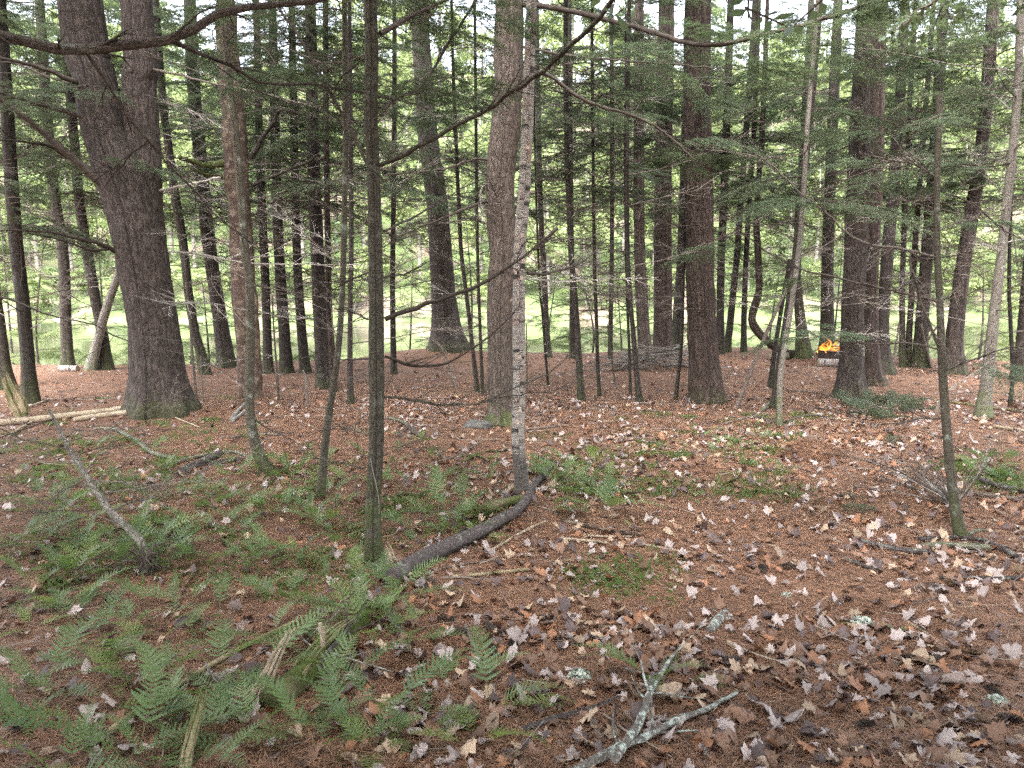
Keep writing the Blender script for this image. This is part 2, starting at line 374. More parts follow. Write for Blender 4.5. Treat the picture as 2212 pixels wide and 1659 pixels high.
# ------------------------------------------------------------------ the setting: floor, river, far bank
def grid_mesh(name, xs, ys, zf, mat):
    X, Y = np.meshgrid(xs, ys); Z = zf(X, Y); g = Geo(); nx = len(xs)
    i = np.arange(len(ys) - 1)[:, None] * nx; j = np.arange(nx - 1)[None]
    f = np.stack([i + j, i + j + 1, i + nx + j + 1, i + nx + j], -1).reshape(-1, 4)
    g.add(np.stack([X, Y, Z], -1).reshape(-1, 3), f)
    return g.mesh(name, mat, True)
xs = np.unique(np.concatenate([np.arange(-60, -12, 1.5), np.arange(-12, 12, .10), np.arange(12, 61, 1.5)]))
ys = np.unique(np.concatenate([np.arange(-14, 1.5, .5), np.arange(1.5, 9, .07), np.arange(9, 24, .16), np.arange(24, 32, .8)]))
tag(obj('forest_floor', grid_mesh('forest_floor', xs, ys, hgt, M['floor'])), 'reddish brown pine needle covered forest floor', 'ground', kind='structure')
SHORE = 80.0
def far_h(x, y):
    s = y - SHORE - 3.0 * np.sin(x * .045) - 2.0 * np.sin(x * .11 + 1)
    z = np.where(s < 0, WATER_Z + s * .3, WATER_Z + 1.5 * s / (s + 1.6) + .40 * np.maximum(s - 2, 0))
    return z + np.where(s > 1, 2.0 * (vnoise(x * .06, y * .06, 9) - .5) + .6 * (vnoise(x * .4, y * .4, 8) - .5), 0)
tag(obj('far_bank', grid_mesh('far_bank', np.arange(-190, 191, 2.5), np.unique(np.concatenate([np.arange(70, 96, .8), np.arange(96, 260, 4)])), far_h, M['farsoil'])),
    'wooded hillside rising from the far shore of the river', 'hillside', kind='structure')
g = Geo(); g.add([(-260, 14, WATER_Z), (260, 14, WATER_Z), (260, 110, WATER_Z), (-260, 110, WATER_Z)], [(0, 1, 2, 3)])
tag(obj('river_water', g.mesh('river_water', M['water'])), 'calm pale green river behind the trees', 'river', kind='structure')

# ------------------------------------------------------------------ branch modules (shared meshes)
def norm(v): return v / np.maximum(np.linalg.norm(v, axis=-1, keepdims=True), 1e-9)
def leaflets(S0, S1, NRM, rng, step=.0125, ln=.022, wd=.0095, flat=.45):
    """rows of small needles on both sides of each twig segment"""
    S0, S1, NRM = map(np.asarray, (S0, S1, NRM))
    L = np.linalg.norm(S1 - S0, axis=1); cnt = np.maximum((L / step).astype(int), 1)
    k = np.repeat(np.arange(len(L)), cnt); off = np.arange(len(k)) - np.repeat(np.cumsum(cnt) - cnt, cnt)
    t = ((off + rng.random(len(k)) * .6) / cnt[k])[:, None]
    p = S0[k] + (S1 - S0)[k] * t; d = norm(S1 - S0)[k]
    vs_, fs_ = [], []
    for side in (1, -1):
        nr = norm(NRM[k] + flat * rng.normal(size=(len(k), 3)))
        sd_ = norm(np.cross(nr, d)) * side
        ang = .75 + .25 * rng.random((len(k), 1))
        q = norm(sd_ * np.sin(ang * 1.35) + d * np.cos(ang * 1.35)); l = ln * (.7 + .6 * rng.random((len(k), 1)))
        wv = norm(np.cross(nr, q)) * wd * .5
        vs_.append(np.stack([p, p + q * l * .5 + wv, p + q * l, p + q * l * .5 - wv], 1).reshape(-1, 3))
    v = np.vstack(vs_); f = np.arange(len(v)).reshape(-1, 4)
    return v, f

def make_bough(seed, L=1.6, dens=1.0, droop=.35):
    rng = np.random.default_rng(seed); wd = Geo(); fo = Geo()
    n = 10; s = np.linspace(0, 1, n)
    wob = np.cumsum(rng.normal(0, .018, (n, 2)), axis=0) * L
    ax = np.stack([s * L, wob[:, 0], .10 * L * s - droop * L * s ** 2 * .8 + wob[:, 1]], 1)
    wd.tube(ax, .0095 * (1 - s * .85) * L / 1.6 + .0015, 5)
    S0, S1, N = [], [], []
    UP = np.array([0, 0, 1.0])
    k = 0; pos = .10
    while pos < .985:
        side = 1 if k % 2 else -1; k += 1
        base = np.array([np.interp(pos, s, ax[:, i]) for i in range(3)])
        i = min(int(pos * (n - 1)), n - 2); dirx = norm(ax[i + 1] - ax[i])
        latr = norm(np.cross(UP, dirx)) * side
        a = math.radians(rng.uniform(48, 66)) * (1 - .35 * pos)
        dd = norm(dirx * math.cos(a) + latr * math.sin(a) + UP * rng.normal(-.05, .10))
        ll = L * .46 * min(1, .35 + pos / .22) * (1 - pos) ** .62 * rng.uniform(.65, 1.15) + .05
        m = 5; u = np.linspace(0, 1, m)
        sec = base + dd * (u * ll)[:, None] + UP * (-.16 * ll * u ** 2)[:, None] + rng.normal(0, .008, (m, 3)) * u[:, None]
        wd.tube(sec, .0032 * (1 - u * .7), 3, cap=False)
        live0 = rng.uniform(.05, .35) if pos < .5 else 0
        q = max(live0 * ll, .02); kk = 0
        while q < ll:
            uu = q / ll; b2 = base + dd * q + UP * (-.16 * ll * uu ** 2)
            sd2 = 1 if kk % 2 else -1; kk += 1
            lat2 = norm(np.cross(UP, dd)) * sd2; a2 = math.radians(rng.uniform(42, 60))
            d2 = norm(dd * math.cos(a2) + lat2 * math.sin(a2) + UP * rng.normal(-.06, .12))
            l2 = (.055 + .30 * ll * (1 - uu) ** .8) * rng.uniform(.6, 1.2)
            l2 = min(l2, .21)
            if rng.random() < dens:
                e = b2 + d2 * l2 + UP * (-.05 * l2)
                S0.append(b2); S1.append(e); N.append(UP)
                if l2 > .10:
                    for _ in range(int(l2 / .045)):
                        tt = rng.uniform(.2, .9); b3 = b2 + (e - b2) * tt; s3 = rng.choice([-1, 1])
                        d3 = norm(d2 * .7 + norm(np.cross(UP, d2)) * s3 * .75 + UP * rng.normal(-.05, .1)); l3 = rng.uniform(.03, .075)
                        S0.append(b3); S1.append(b3 + d3 * l3); N.append(UP)
            q += rng.uniform(.028, .046)
        for i in range(m - 1):
            if u[i] >= live0: S0.append(sec[i]); S1.append(sec[i + 1]); N.append(UP)
        pos += rng.uniform(.030, .052) * 1.6 / L
    v, f = leaflets(S0, S1, N, rng)
    fo.add(v, f)
    S0 = np.array(S0); S1 = np.array(S1)
    for a_, b_ in zip(S0[::2], S1[::2]): wd.tube(np.stack([a_, b_]), [.0014, .0008], 3, cap=False)
    return wd, fo

def make_bare(seed, L=1.8, kink=.05):
    rng = np.random.default_rng(seed); g = Geo(); UP = np.array([0, 0, 1.0])
    def grow(p0, d, ln, r, lev):
        n = max(4, int(ln / .12)); P = [np.array(p0)]; dd = np.array(d); up = rng.normal(.02, .03)
        for _ in range(n - 1):
            dd = norm(dd + rng.normal(0, kink, 3) + UP * up); P.append(P[-1] + dd * ln / (n - 1))
        P = np.array(P); u = np.linspace(0, 1, n)
        g.tube(P, r * (1 - u * .75), 5 if lev == 0 else 3, cap=False)
        if lev < 3:
            cnt = {0: rng.integers(11, 18), 1: rng.integers(3, 7), 2: rng.integers(0, 4)}[lev]
            for _ in range(cnt):
                t = rng.uniform(.12, .95); i = min(int(t * (n - 1)), n - 2); b = P[i] + (P[i + 1] - P[i]) * (t * (n - 1) - i)
                dx = norm(P[i + 1] - P[i]); lat = norm(np.cross(UP, dx)) * rng.choice([-1, 1]); a = rng.uniform(.6, 1.1)
                nd = norm(dx * math.cos(a) + lat * math.sin(a) + UP * rng.normal(0, .22))
                grow(b, nd, ln * rng.uniform(.18, .42) * (1 - t * .45), r * (.45 if lev == 0 else .65) + .0004, lev + 1)
    grow((0, 0, 0), norm(np.array([1, 0, rng.uniform(-.05, .2)])), L, .0095, 0)
    return g
BOUGHS, BRIGHT = [], []
for k in range(7):
    a, b = make_bough(100 + k, 1.6, [1, .9, .8, 1, .7, .95, .6][k], [.25, .35, .15, .4, .3, .05, .45][k])
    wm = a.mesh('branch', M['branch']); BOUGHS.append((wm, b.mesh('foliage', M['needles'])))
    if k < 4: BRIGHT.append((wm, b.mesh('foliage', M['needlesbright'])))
BARES = [make_bare(200 + k, 1.8, .04 + .02 * (k % 4)).mesh('dead_branch', M['twigpale'] if k % 3 == 2 else M['twig']) for k in range(9)]

# ------------------------------------------------------------------ trunks
def trunk_mesh(name, P, R, mat, sides=20, ring=.09, flare=.5, fh=.22, lobes=5, rough=.05, ridge=0.0, seed=0, buried=.2):
    """P path in object space (z up from the base), R radii"""
    P = np.asarray(P, float); R = np.asarray(R, float)
    d0 = norm(P[1] - P[0]); P = np.vstack([P[0] - np.array([d0[0] * .3, d0[1] * .3, 1]) * buried, P]); R = np.concatenate([[R[0]], R])
    Ltot = np.linalg.norm(P[1:] - P[:-1], axis=1).sum()
    n = int(np.clip(Ltot / ring, 8, 260)); S = spline(np.hstack([P, R[:, None]]), n); C, r = S[:, :3], S[:, 3]
    T, A, B = frames(C); L = np.concatenate([[0], np.cumsum(np.linalg.norm(C[1:] - C[:-1], axis=1))])
    th = np.linspace(0, 2 * np.pi, sides, endpoint=False) - np.pi / 2
    rng = np.random.default_rng(seed); ph = rng.uniform(0, 6.3, 3)
    hz = np.maximum(C[:, 2], 0)[:, None]
    fl = flare * np.exp(-hz / fh) * (1 + .45 * np.cos(lobes * th + ph[0])[None] + .25 * np.cos((lobes - 2) * th + ph[1])[None])
    uu = th[None] / (2 * np.pi)
    circ = 2 * np.pi * float(r.mean())
    lum = rough * (vnoise(uu * 4 + 8, L[:, None] / max(circ * .35, .05), seed, 4) - .5) * 2
    rr = r[:, None] * (1 + fl + lum)
    if ridge:
        k = max(int(circ / .045), 8)
        a = vnoise(uu * k + 400 + 1.2 * (vnoise(uu * 5 + 5, L[:, None] * 4, seed + 3, 5) - .5), L[:, None] * 5.0, seed + 1, None)
        rr = rr - ridge * (1 - np.clip(np.abs(a - .5) * 4.5, 0, 1))
    v = C[:, None] + rr[..., None] * (np.cos(th)[None, :, None] * A[:, None] + np.sin(th)[None, :, None] * B[:, None])
    g = Geo(); i = np.arange(n - 1)[:, None] * sides; j = np.arange(sides - 1)[None]
    f = np.stack([i + j, i + j + 1, i + sides + j + 1, i + sides + j], -1).reshape(-1, 4)
    last = np.arange(n - 1) * sides + sides - 1
    f2 = np.stack([last, np.arange(n - 1) * sides, np.arange(n - 1) * sides + sides, last + sides], -1)
    uvx = np.broadcast_to((np.arange(sides) / sides * circ)[None], (n, sides))
    g.add(v.reshape(-1, 3), np.vstack([f, f2]), 0, np.stack([uvx, np.broadcast_to(L[:, None], (n, sides))], -1).reshape(-1, 2))
    top = np.vstack([C[-1] + T[-1] * r[-1] * .3, v[-1]]); j = np.arange(sides)
    g.add(top, np.stack([np.zeros(sides, int), 1 + j, 1 + (j + 1) % sides], -1), 0)
    return g.mesh(name, mat, True), C, r

class Tree: pass
TREES = {}
def tree(key, name, label, mat, pts, wid, H=11, Y=None, dY=0.0, group=None, cat='tree', flare=.45, fh=.2, ridge=0.0, sides=None, top=True, rough=.05, lobes=5):
    """pts: pixel path from the base up, wid: trunk width in pixels at those points"""
    b = gp(*pts[0])
    if Y is not None: b = at(pts[0][0], pts[0][1], Y); b[2] = float(hgt(b[0], b[1]))
    Yb = b[1]
    W = [b] + [at(x, y, Yb + dY * i / max(len(pts) - 1, 1)) for i, (x, y) in enumerate(pts) if i]
    R = [px_m(w_, Yb) / 2 for w_ in wid]
    if len(R) < len(W): R = list(np.interp(np.linspace(0, 1, len(W)), np.linspace(0, 1, len(R)), R))
    if top and W[-1][2] < H:
        d = norm(W[-1] - W[-2]); d = norm(d * .6 + np.array([0, 0, .5]))
        z0 = W[-1][2]; rem = H - z0; r0 = R[-1]
        for u in (.35, .7, 1.0):
            d = norm(d * .75 + np.array([0, 0, .25])); W.append(W[-1] + d * rem * .35); R.append(r0 * (1 - .85 * u))
    W = np.array(W); base = W[0].copy(); base[2] = float(hgt(base[0], base[1]))
    o = Tree(); o.root = thing(name, label, cat, base, group); o.base = base; o.H = H; o.Y = Yb
    big = max(R) > .14
    me, o.C, o.r = trunk_mesh('trunk', W - base, R, mat, sides or (96 if ridge else 22 if big else 14), .05 if ridge else .10, flare, fh, lobes, rough, ridge, sum(ord(ch_) * (i_ + 3) for i_, ch_ in enumerate(str(key))) % 997)
    o.trunk = obj('trunk', me, o.root)
    TREES[key] = o; return o
def on_trunk(o, z):
    z = float(z); i = int(np.clip(np.searchsorted(o.C[:, 2], z), 1, len(o.C) - 1)); a, b = o.C[i - 1], o.C[i]
    f = np.clip((z - a[2]) / max(b[2] - a[2], 1e-6), 0, 1); return a + (b - a) * f, o.r[i - 1]
def boughs(o, z0, z1, n, s0=1.0, s1=.6, seed=0, bank=None, az=None, droop=0.0):
    rng = random.Random(seed * 31 + 7); bank = bank or BOUGHS
    for k in range(n):
        f = (k + rng.random() * .8) / n; z = z0 + (z1 - z0) * f
        p, r = on_trunk(o, z); a = (k * 2.39996 + rng.uniform(-.5, .5)) if az is None else rng.uniform(*az)
        s = (s0 + (s1 - s0) * f) * rng.uniform(.75, 1.2); wm, fm = rng.choice(bank)
        b = obj('branch', wm, o.root, p, (rng.uniform(-.25, .25), rng.uniform(-.12, .22) + droop, a), s)
        obj('foliage', fm, b)
def bares(o, z0, z1, n, s0=.9, s1=1.1, seed=0, az=None, only=None):
    rng = random.Random(seed * 17 + 3)
    for k in range(n):
        f = (k + rng.random() * .8) / n; p, r = on_trunk(o, z0 + (z1 - z0) * f)
        a = (k * 2.39996 + rng.uniform(-.6, .6)) if az is None else rng.uniform(*az)
        me = BARES[rng.randrange(len(BARES))] if only is None else BARES[rng.choice(only)]
        obj('dead_branch', me, o.root, p, (rng.uniform(-.5, .5), rng.uniform(-.25, .12), a), rng.uniform(s0, s1) * rng.uniform(.55, 1.15))
def limb(o, px, wid, Y, mat, twigs=6, seed=0, name='branch', fol=0, bank=None, parent=None, twl=.35, fs=.5, rough=.12, twm=None, sides=8):
    """a branch of its own drawn along a pixel path; Y single depth or list of depths"""
    rng = np.random.default_rng(seed + 900)
    Ys = list(np.interp(np.linspace(0, 1, len(px)), np.linspace(0, 1, len(Y)), Y)) if isinstance(Y, (list, tuple)) else [Y] * len(px)
    W = np.array([at(x, y, yy) for (x, y), yy in zip(px, Ys)]) - o.base
    R = np.interp(np.linspace(0, 1, len(px)), np.linspace(0, 1, len(wid)), [px_m(w_, np.mean(Ys)) / 2 * .78 for w_ in wid])
    L = np.linalg.norm(W[1:] - W[:-1], axis=1).sum(); n = max(8, int(L / .06)); S = spline(np.hstack([W, R[:, None]]), n)
    S[1:-1, :3] += rng.normal(0, .0035, (n - 2, 3)); S[:, 3] *= 1 + .16 * (vnoise(np.arange(n) * .45, np.full(n, seed * 1.7), 5) - .5) * 2
    g = Geo(); g.tube(S[:, :3], np.maximum(S[:, 3], .0012), sides, noise=rough, seed=seed)
    UP = np.array([0, 0, 1.0]); tips = []
    for k in range(int(twigs * 1.7)):
        t_ = rng.uniform(.10, .98); i = min(int(t_ * (n - 1)), n - 2); d = norm(S[i + 1, :3] - S[i, :3])
        lat = norm(np.cross(UP, d) + 1e-6) * rng.choice([-1, 1]); a = rng.uniform(.5, 1.0)
        dd = norm(d * math.cos(a) + lat * math.sin(a) * .8 + UP * rng.normal(0, .35)); ln = twl * rng.uniform(.4, 1.3); m = 5; P = [S[i, :3]]
        for _ in range(m - 1): dd = norm(dd + rng.normal(0, .12, 3)); P.append(P[-1] + dd * ln / (m - 1))
        r0 = min(S[i, 3] * .5, .004); g.tube(P, np.linspace(r0, .0010, m), 3, cap=False)
        for _ in range(2):
            j = rng.integers(1, m - 1); e = norm(dd + rng.normal(0, .5, 3)); g.tube(np.stack([P[j], P[j] + e * ln * .35]), [r0 * .5, .0008], 3, cap=False)
        tips.append((P[-1], dd))
    b = obj(name, g.mesh(name, mat, True), o.root if parent is None else parent)
    bank = bank or BOUGHS; rr = random.Random(seed)
    for k in range(fol):
        t_ = rng.uniform(.3, 1); i = min(int(t_ * (n - 1)), n - 2); d = S[i + 1, :3] - S[i, :3]
        a = math.atan2(d[1], d[0]) + rng.uniform(-1.1, 1.1)
        obj('foliage', rr.choice(bank)[1], b, S[i, :3], (rng.uniform(-.3, .3), rng.uniform(-.1, .3), a), fs * rng.uniform(.7, 1.2))
    return b
# ------------------------------------------------------------------ the trees of the stand (pixel paths from the base up)
GP_, GS, GT = 'large pines of the stand', 'thin saplings of the stand', 'hemlock trees of the stand'
# -- large trunks; high crowns out of view are enlarged to shade the floor
o = tree('pine1', 'pine_tree', 'massive dark pine whose trunk forks into two stems beside pale debarked poles', M['pine'],
         [(348, 884), (332, 720), (308, 553), (280, 420), (228, 283), (205, 167), (172, 0)], [118, 105, 106, 112, 92, 84, 84], 20, ridge=.014, flare=.34, fh=.25, lobes=6, group=GP_)
W = np.array([at(x, y, o.Y + .05) for x, y in [(322, 600), (314, 450), (309, 330), (301, 180), (293, 0)]] + [np.array([-5.0, o.Y + .2, 12.]), np.array([-4.8, o.Y + .3, 19.])]) - o.base
obj('second_stem', trunk_mesh('second_stem', W, [px_m(w_, o.Y) / 2 for w_ in (40, 68, 72, 67, 64, 44, 12)], M['pine'], 80, .06, 0, .2, 5, .05, .012, 51, 0)[0], o.root)
for i, (p_, w_) in enumerate([([(245, 430), (205, 385), (150, 335), (85, 280), (30, 235), (-20, 205)], (26, 9)), ([(180, 183), (150, 172), (100, 150), (40, 133), (-10, 125)], (18, 6)),
                  ([(195, 260), (140, 240), (70, 222), (10, 203), (-20, 196)], (13, 5)), ([(260, 548), (220, 528), (170, 516), (110, 502), (40, 498), (-20, 500)], (14, 3)),
                  ([(160, 350), (110, 318), (60, 308), (0, 302)], (10, 4)), ([(258, 535), (200, 540), (120, 515), (60, 505)], (9, 2))]):
    limb(o, p_, w_, [o.Y - .1, o.Y - .9], M['branch'], 14, 10 + i, 'dead_limb', twl=.5)
limb(o, [(330, 150), (380, 160), (450, 178), (560, 200), (680, 232)], (8, 3), [o.Y, o.Y - 1.2], M['twigpale'], 12, 21, 'dead_limb')
limb(o, [(345, 412), (400, 400), (475, 383)], (7, 5), [o.Y, o.Y - .8], M['twigpale'], 6, 22, 'dead_limb')
boughs(o, 9.5, 19.5, 40, 3.2, 1.6, 1); boughs(o, 2.9, 5.2, 5, .9, .9, 2)
bares(o, 1.6, 4.5, 5, 1.0, 1.5, 1)

o = tree('pine2', 'pine_tree', 'big reddish straight pine with bare straight trunk next to the heap of brushwood', M['pinered'],
         [(1527, 868), (1520, 760), (1514, 650), (1509, 400), (1505, 200), (1508, 0)], [72, 66, 62, 60, 57, 54], 21, ridge=.012, flare=.22, fh=.2, group=GP_)
boughs(o, 9.5, 20, 40, 3.2, 1.6, 3); bares(o, 1.7, 5, 10, .6, .9, 3); boughs(o, 3.3, 5, 4, .7, .7, 4)
o = tree('oak', 'oak_tree', 'straight furrowed trunk standing right behind the white birch', M['oak'],
         [(1082, 916), (1081, 800), (1080, 650), (1088, 553), (1080, 400), (1096, 220), (1100, 0)], [60, 54, 58, 62, 63, 62, 60], 18, ridge=.007, flare=.55, fh=.12, lobes=4, group=GP_)
limb(o, [(1065, 430), (1020, 445), (960, 470), (905, 492), (850, 515)], (9, 3), [o.Y, o.Y - 1.0], M['branch'], 12, 31)
limb(o, [(1060, 395), (1043, 402), (1038, 430), (1044, 470)], (6, 3), [o.Y, o.Y - .3], M['twigpale'], 6, 32, 'dead_branch')
limb(o, [(1062, 345), (1020, 345), (960, 365), (890, 372), (830, 378)], (8, 3), [o.Y, o.Y - .8], M['branch'], 10, 33)
limb(o, [(1110, 8), (1180, 14), (1300, 40), (1420, 72), (1480, 92), (1560, 95), (1650, 75), (1780, 40), (1880, 5)], (17, 9), [o.Y, o.Y - 1.5], M['branch'], 22, 34, fol=7, fs=.8)
limb(o, [(1120, 100), (1230, 120), (1400, 135), (1600, 150)], (9, 3), [o.Y, o.Y - 1], M['branch'], 14, 35, fol=7, fs=.7)
limb(o, [(1125, 165), (1180, 160), (1260, 215), (1380, 255), (1440, 290), (1500, 345)], (12, 4), [o.Y, o.Y + .8], M['twig'], 14, 36, fol=3, fs=.7)
boughs(o, 7.5, 17, 36, 3.0, 1.5, 5); bares(o, 1.6, 4.6, 7, .7, 1.0, 5)
o = tree('mound_tree', 'pine_tree', 'big old pine on a needle mound at the river bank', M['pine'],
         [(968, 760), (962, 690), (952, 560), (945, 450), (925, 300), (912, 120), (905, 0)], [62, 54, 49, 46, 42, 38, 36], 18, Y=18.2, flare=.5, fh=.45, group=GP_)
boughs(o, 2.8, 5.6, 12, 1.0, 1.1, 6); boughs(o, 11, 17, 16, 2.2, 1.2, 7); bares(o, .9, 4, 18, .8, 1.2, 6)
o = tree('brush_pine', 'pine_tree', 'thick dark pine rising out of the heap of brushwood', M['pinered'],
         [(1432, 772), (1432, 600), (1432, 420), (1436, 200), (1440, 0)], [40, 38, 37, 35, 32], 18, Y=18.6, flare=.25, fh=.3, group=GP_)
boughs(o, 4.2, 17, 22, 1.4, .9, 8); bares(o, 1.2, 5, 16, .8, 1.1, 8)
o = tree('fire_pine', 'pine_tree', 'thick dark pine standing just in front of the fire ring', M['pine'],
         [(1836, 858), (1838, 800), (1841, 700), (1848, 553), (1856, 350), (1860, 180), (1868, 0)], [64, 52, 47, 48, 46, 36, 30], 17, ridge=.008, flare=.3, fh=.25, group=GP_)
boughs(o, 3.0, 5.4, 11, 1.0, 1.0, 9); boughs(o, 8.5, 16, 26, 2.6, 1.4, 10); bares(o, 1.2, 4, 16, .7, 1.1, 9)
o = tree('fire_pine_b', 'pine_tree', 'dark pine close behind the pine at the fire ring, its base free of moss', M['pinered'],
         [(1890, 832), (1884, 760), (1882, 600), (1888, 420), (1893, 180), (1900, 0)], [40, 30, 28, 34, 34, 30], 17, flare=.3, fh=.25, group=GP_)
boughs(o, 3.6, 6, 6, 1.0, 1.0, 11); boughs(o, 8, 16, 10, 1.5, .9, 12); bares(o, 1.2, 4, 8, .7, 1.1, 11)
o = tree('fire_pine_c', 'hemlock_tree', 'leaning dark trunk with mossy foot behind the two pines at the fire ring', M['hemdark'],
         [(1910, 808), (1908, 700), (1917, 553), (1932, 380), (1945, 200), (1955, 0)], [34, 24, 25, 24, 20, 17], 14, group=GT)
boughs(o, 3.4, 6.5, 7, .95, 1.0, 13); boughs(o, 7, 13, 8, 1.3, .7, 14); bares(o, 1.4, 4, 8, .7, 1.1, 13)

# -- dead snag
o = tree('snag', 'dead_snag', 'rotten reddish dead snag with peeling strips and broken mossy limbs', M['redwood'],
         [(532, 858), (531, 760), (527, 640), (520, 480), (508, 330), (500, 220), (490, 60), (486, -60)], [36, 42, 46, 48, 50, 46, 40, 34], 6.5, flare=.12, rough=.16, sides=40, top=False)
W = np.array([at(x, y, o.Y - .15) for x, y in [(562, 921), (557, 860), (551, 760), (545, 650), (536, 553)]]) - o.base
W[0][2] = -.12; W = np.vstack([W]); obj('split_slab', trunk_mesh('split_slab', W, [px_m(w_, o.Y) / 2 for w_ in (16, 22, 24, 22, 12)], M['redwood'], 14, .08, 0, .2, 3, .2, 0, 9, .1)[0], o.root)
for i, (p_, w_) in enumerate([([(483, 352), (450, 358), (415, 348), (385, 340)], (17, 9)), ([(480, 382), (440, 375), (410, 362)], (9, 5)), ([(540, 345), (565, 300), (590, 265), (606, 238), (660, 248), (690, 255)], (15, 5)), ([(545, 400), (590, 380), (660, 352), (690, 330)], (10, 5))]):
    limb(o, p_, w_, [o.Y, o.Y - .5], M['mosslog'] if i < 2 else M['hem'], 6, 40 + i, 'broken_limb', rough=.3)
bares(o, 2.0, 4.6, 16, .7, 1.1, 15, only=[2, 5, 8, 1])

# -- main thin trunk and birch
o = tree('front', 'hemlock_tree', 'slender hemlock with long bare side branches behind the fallen cut branch', M['mossy'],
         [(808, 1216), (806, 1106), (813, 950), (813, 750), (811, 553), (808, 420), (806, 360), (801, 240), (803, 130), (800, 0)], [38, 34, 32, 33, 30, 28, 27, 28, 28, 27], 11, flare=.25, fh=.12, sides=24, ridge=.0, group=GT)
Yf = o.Y
for i, (p_, w_, y_, f_) in enumerate([
        ([(820, 357), (900, 320), (990, 268), (1060, 232), (1106, 200), (1165, 160), (1230, 100), (1290, 45), (1330, -10)], (14, 11), [Yf, Yf - .3, Yf - .7], 0),
        ([(798, 362), (768, 300), (737, 243), (700, 177), (664, 110), (633, 60), (600, 15), (585, -10)], (9, 6), [Yf, Yf + .5], 2),
        ([(832, 690), (880, 672), (927, 655), (1010, 626), (1060, 603), (1104, 573), (1150, 540), (1205, 494)], (14, 6), [Yf, Yf + .3], 0),
        ([(832, 770), (880, 788), (925, 792), (960, 787), (1017, 757), (1065, 718), (1112, 674)], (8, 5), [Yf, Yf + .6], 0),
        ([(830, 857), (900, 866), (970, 874), (1030, 872), (1070, 857), (1130, 830), (1200, 795), (1250, 745)], (7, 3), [Yf, Yf + .8], 0),
        ([(1040, 868), (1110, 855), (1190, 845), (1250, 822), (1300, 795)], (4, 2), [Yf + .4, Yf + 1.1], 0),
        ([(822, 72), (865, 48), (920, 20), (985, -8)], (16, 9), [Yf, Yf + .3], 3), ([(822, 250), (850, 215), (900, 195), (935, 150), (985, 70), (1030, 0)], (9, 7), [Yf, Yf + .5], 3),
        ([(795, 430), (740, 415), (690, 398), (640, 380)], (5, 2), [Yf, Yf + .6], 0), ([(795, 590), (755, 605), (700, 640), (650, 650)], (5, 2), [Yf, Yf + .6], 0),
        ([(795, 775), (740, 778), (690, 765), (640, 775)], (5, 2), [Yf, Yf + .6], 0), ([(790, 940), (735, 920), (690, 930)], (5, 2), [Yf, Yf + .5], 0),
        ([(790, 1010), (730, 1000), (670, 990), (620, 1010)], (4, 2), [Yf, Yf + .6], 0), ([(830, 600), (880, 590), (940, 560), (1000, 545)], (5, 2), [Yf, Yf + .9], 0),
        ([(828, 985), (880, 960), (930, 940)], (3, 1.5), [Yf, Yf + .7], 0), ([(830, 500), (890, 470), (950, 440), (1010, 400), (1060, 380)], (6, 2), [Yf, Yf + 1.0], 0),
        ([(795, 690), (740, 660), (680, 600), (620, 570)], (5, 2), [Yf, Yf + .8], 0)]):
    limb(o, p_, w_, y_, M['branch'] if i % 4 else M['mossy'], 10, 60 + i, fol=f_, fs=.45, twl=.3)
boughs(o, 2.6, 3.6, 4, .55, .6, 16); boughs(o, 4.5, 10.5, 24, 1.7, .8, 17)
P_ = np.array([at(x, y, Yf - .05) for x, y in [(800, 990), (806, 1020), (812, 1045), (818, 1080), (819, 1110)]]) - o.base
g = Geo(); g.tube(spline(P_, 14), np.linspace(.003, .002, 14), 5); obj('pale_rootlet', g.mesh('pale_rootlet', M['twigpale'], True), o.root)

o = tree('birch', 'birch_tree', 'white paper birch with peeling curls of bark and dark patches', M['birch'],
         [(1130, 1074), (1126, 1030), (1119, 950), (1121, 850), (1121, 700), (1122, 553), (1130, 440), (1138, 300), (1142, 180), (1146, 60), (1148, 0)], [33, 30, 28, 27, 27, 26, 26, 24, 23, 22, 22], 11, flare=.18, fh=.1, sides=28, rough=.06)
rng = random.Random(4)
for k in range(26):                                        # loose curls of bark standing off the stem
    z = rng.uniform(.5, 4.6); p, r = on_trunk(o, z); a = rng.uniform(-2.6, -.5) if k % 3 else rng.uniform(0, 6.28)
    wdt, hh = rng.uniform(.02, .045), rng.uniform(.015, .05); n = 6; V = []
    for i in range(n):
        u = i / (n - 1); aa = a + u * wdt / r * .6; rr = r * 1.02 + .028 * u ** 1.6 * rng.uniform(.7, 1.2)
        for h_ in (0, hh): V.append((p[0] + math.cos(aa) * rr, p[1] + math.sin(aa) * rr, p[2] + h_ * (1 - .3 * u)))
    g = Geo(); g.add(V, [(2 * i, 2 * i + 2, 2 * i + 3, 2 * i + 1) for i in range(n - 1)]); obj('bark_curl', g.mesh('bark_curl', M['curl'], True), o.root)
limb(o, [(1150, 540), (1180, 520), (1205, 492)], (7, 5), o.Y, M['twig'], 2, 90)
limb(o, [(1140, 590), (1180, 592), (1220, 580), (1250, 570), (1290, 540)], (10, 3), [o.Y, o.Y + .3], M['branch'], 8, 91)
boughs(o, 6.5, 10, 5, .8, .6, 18)

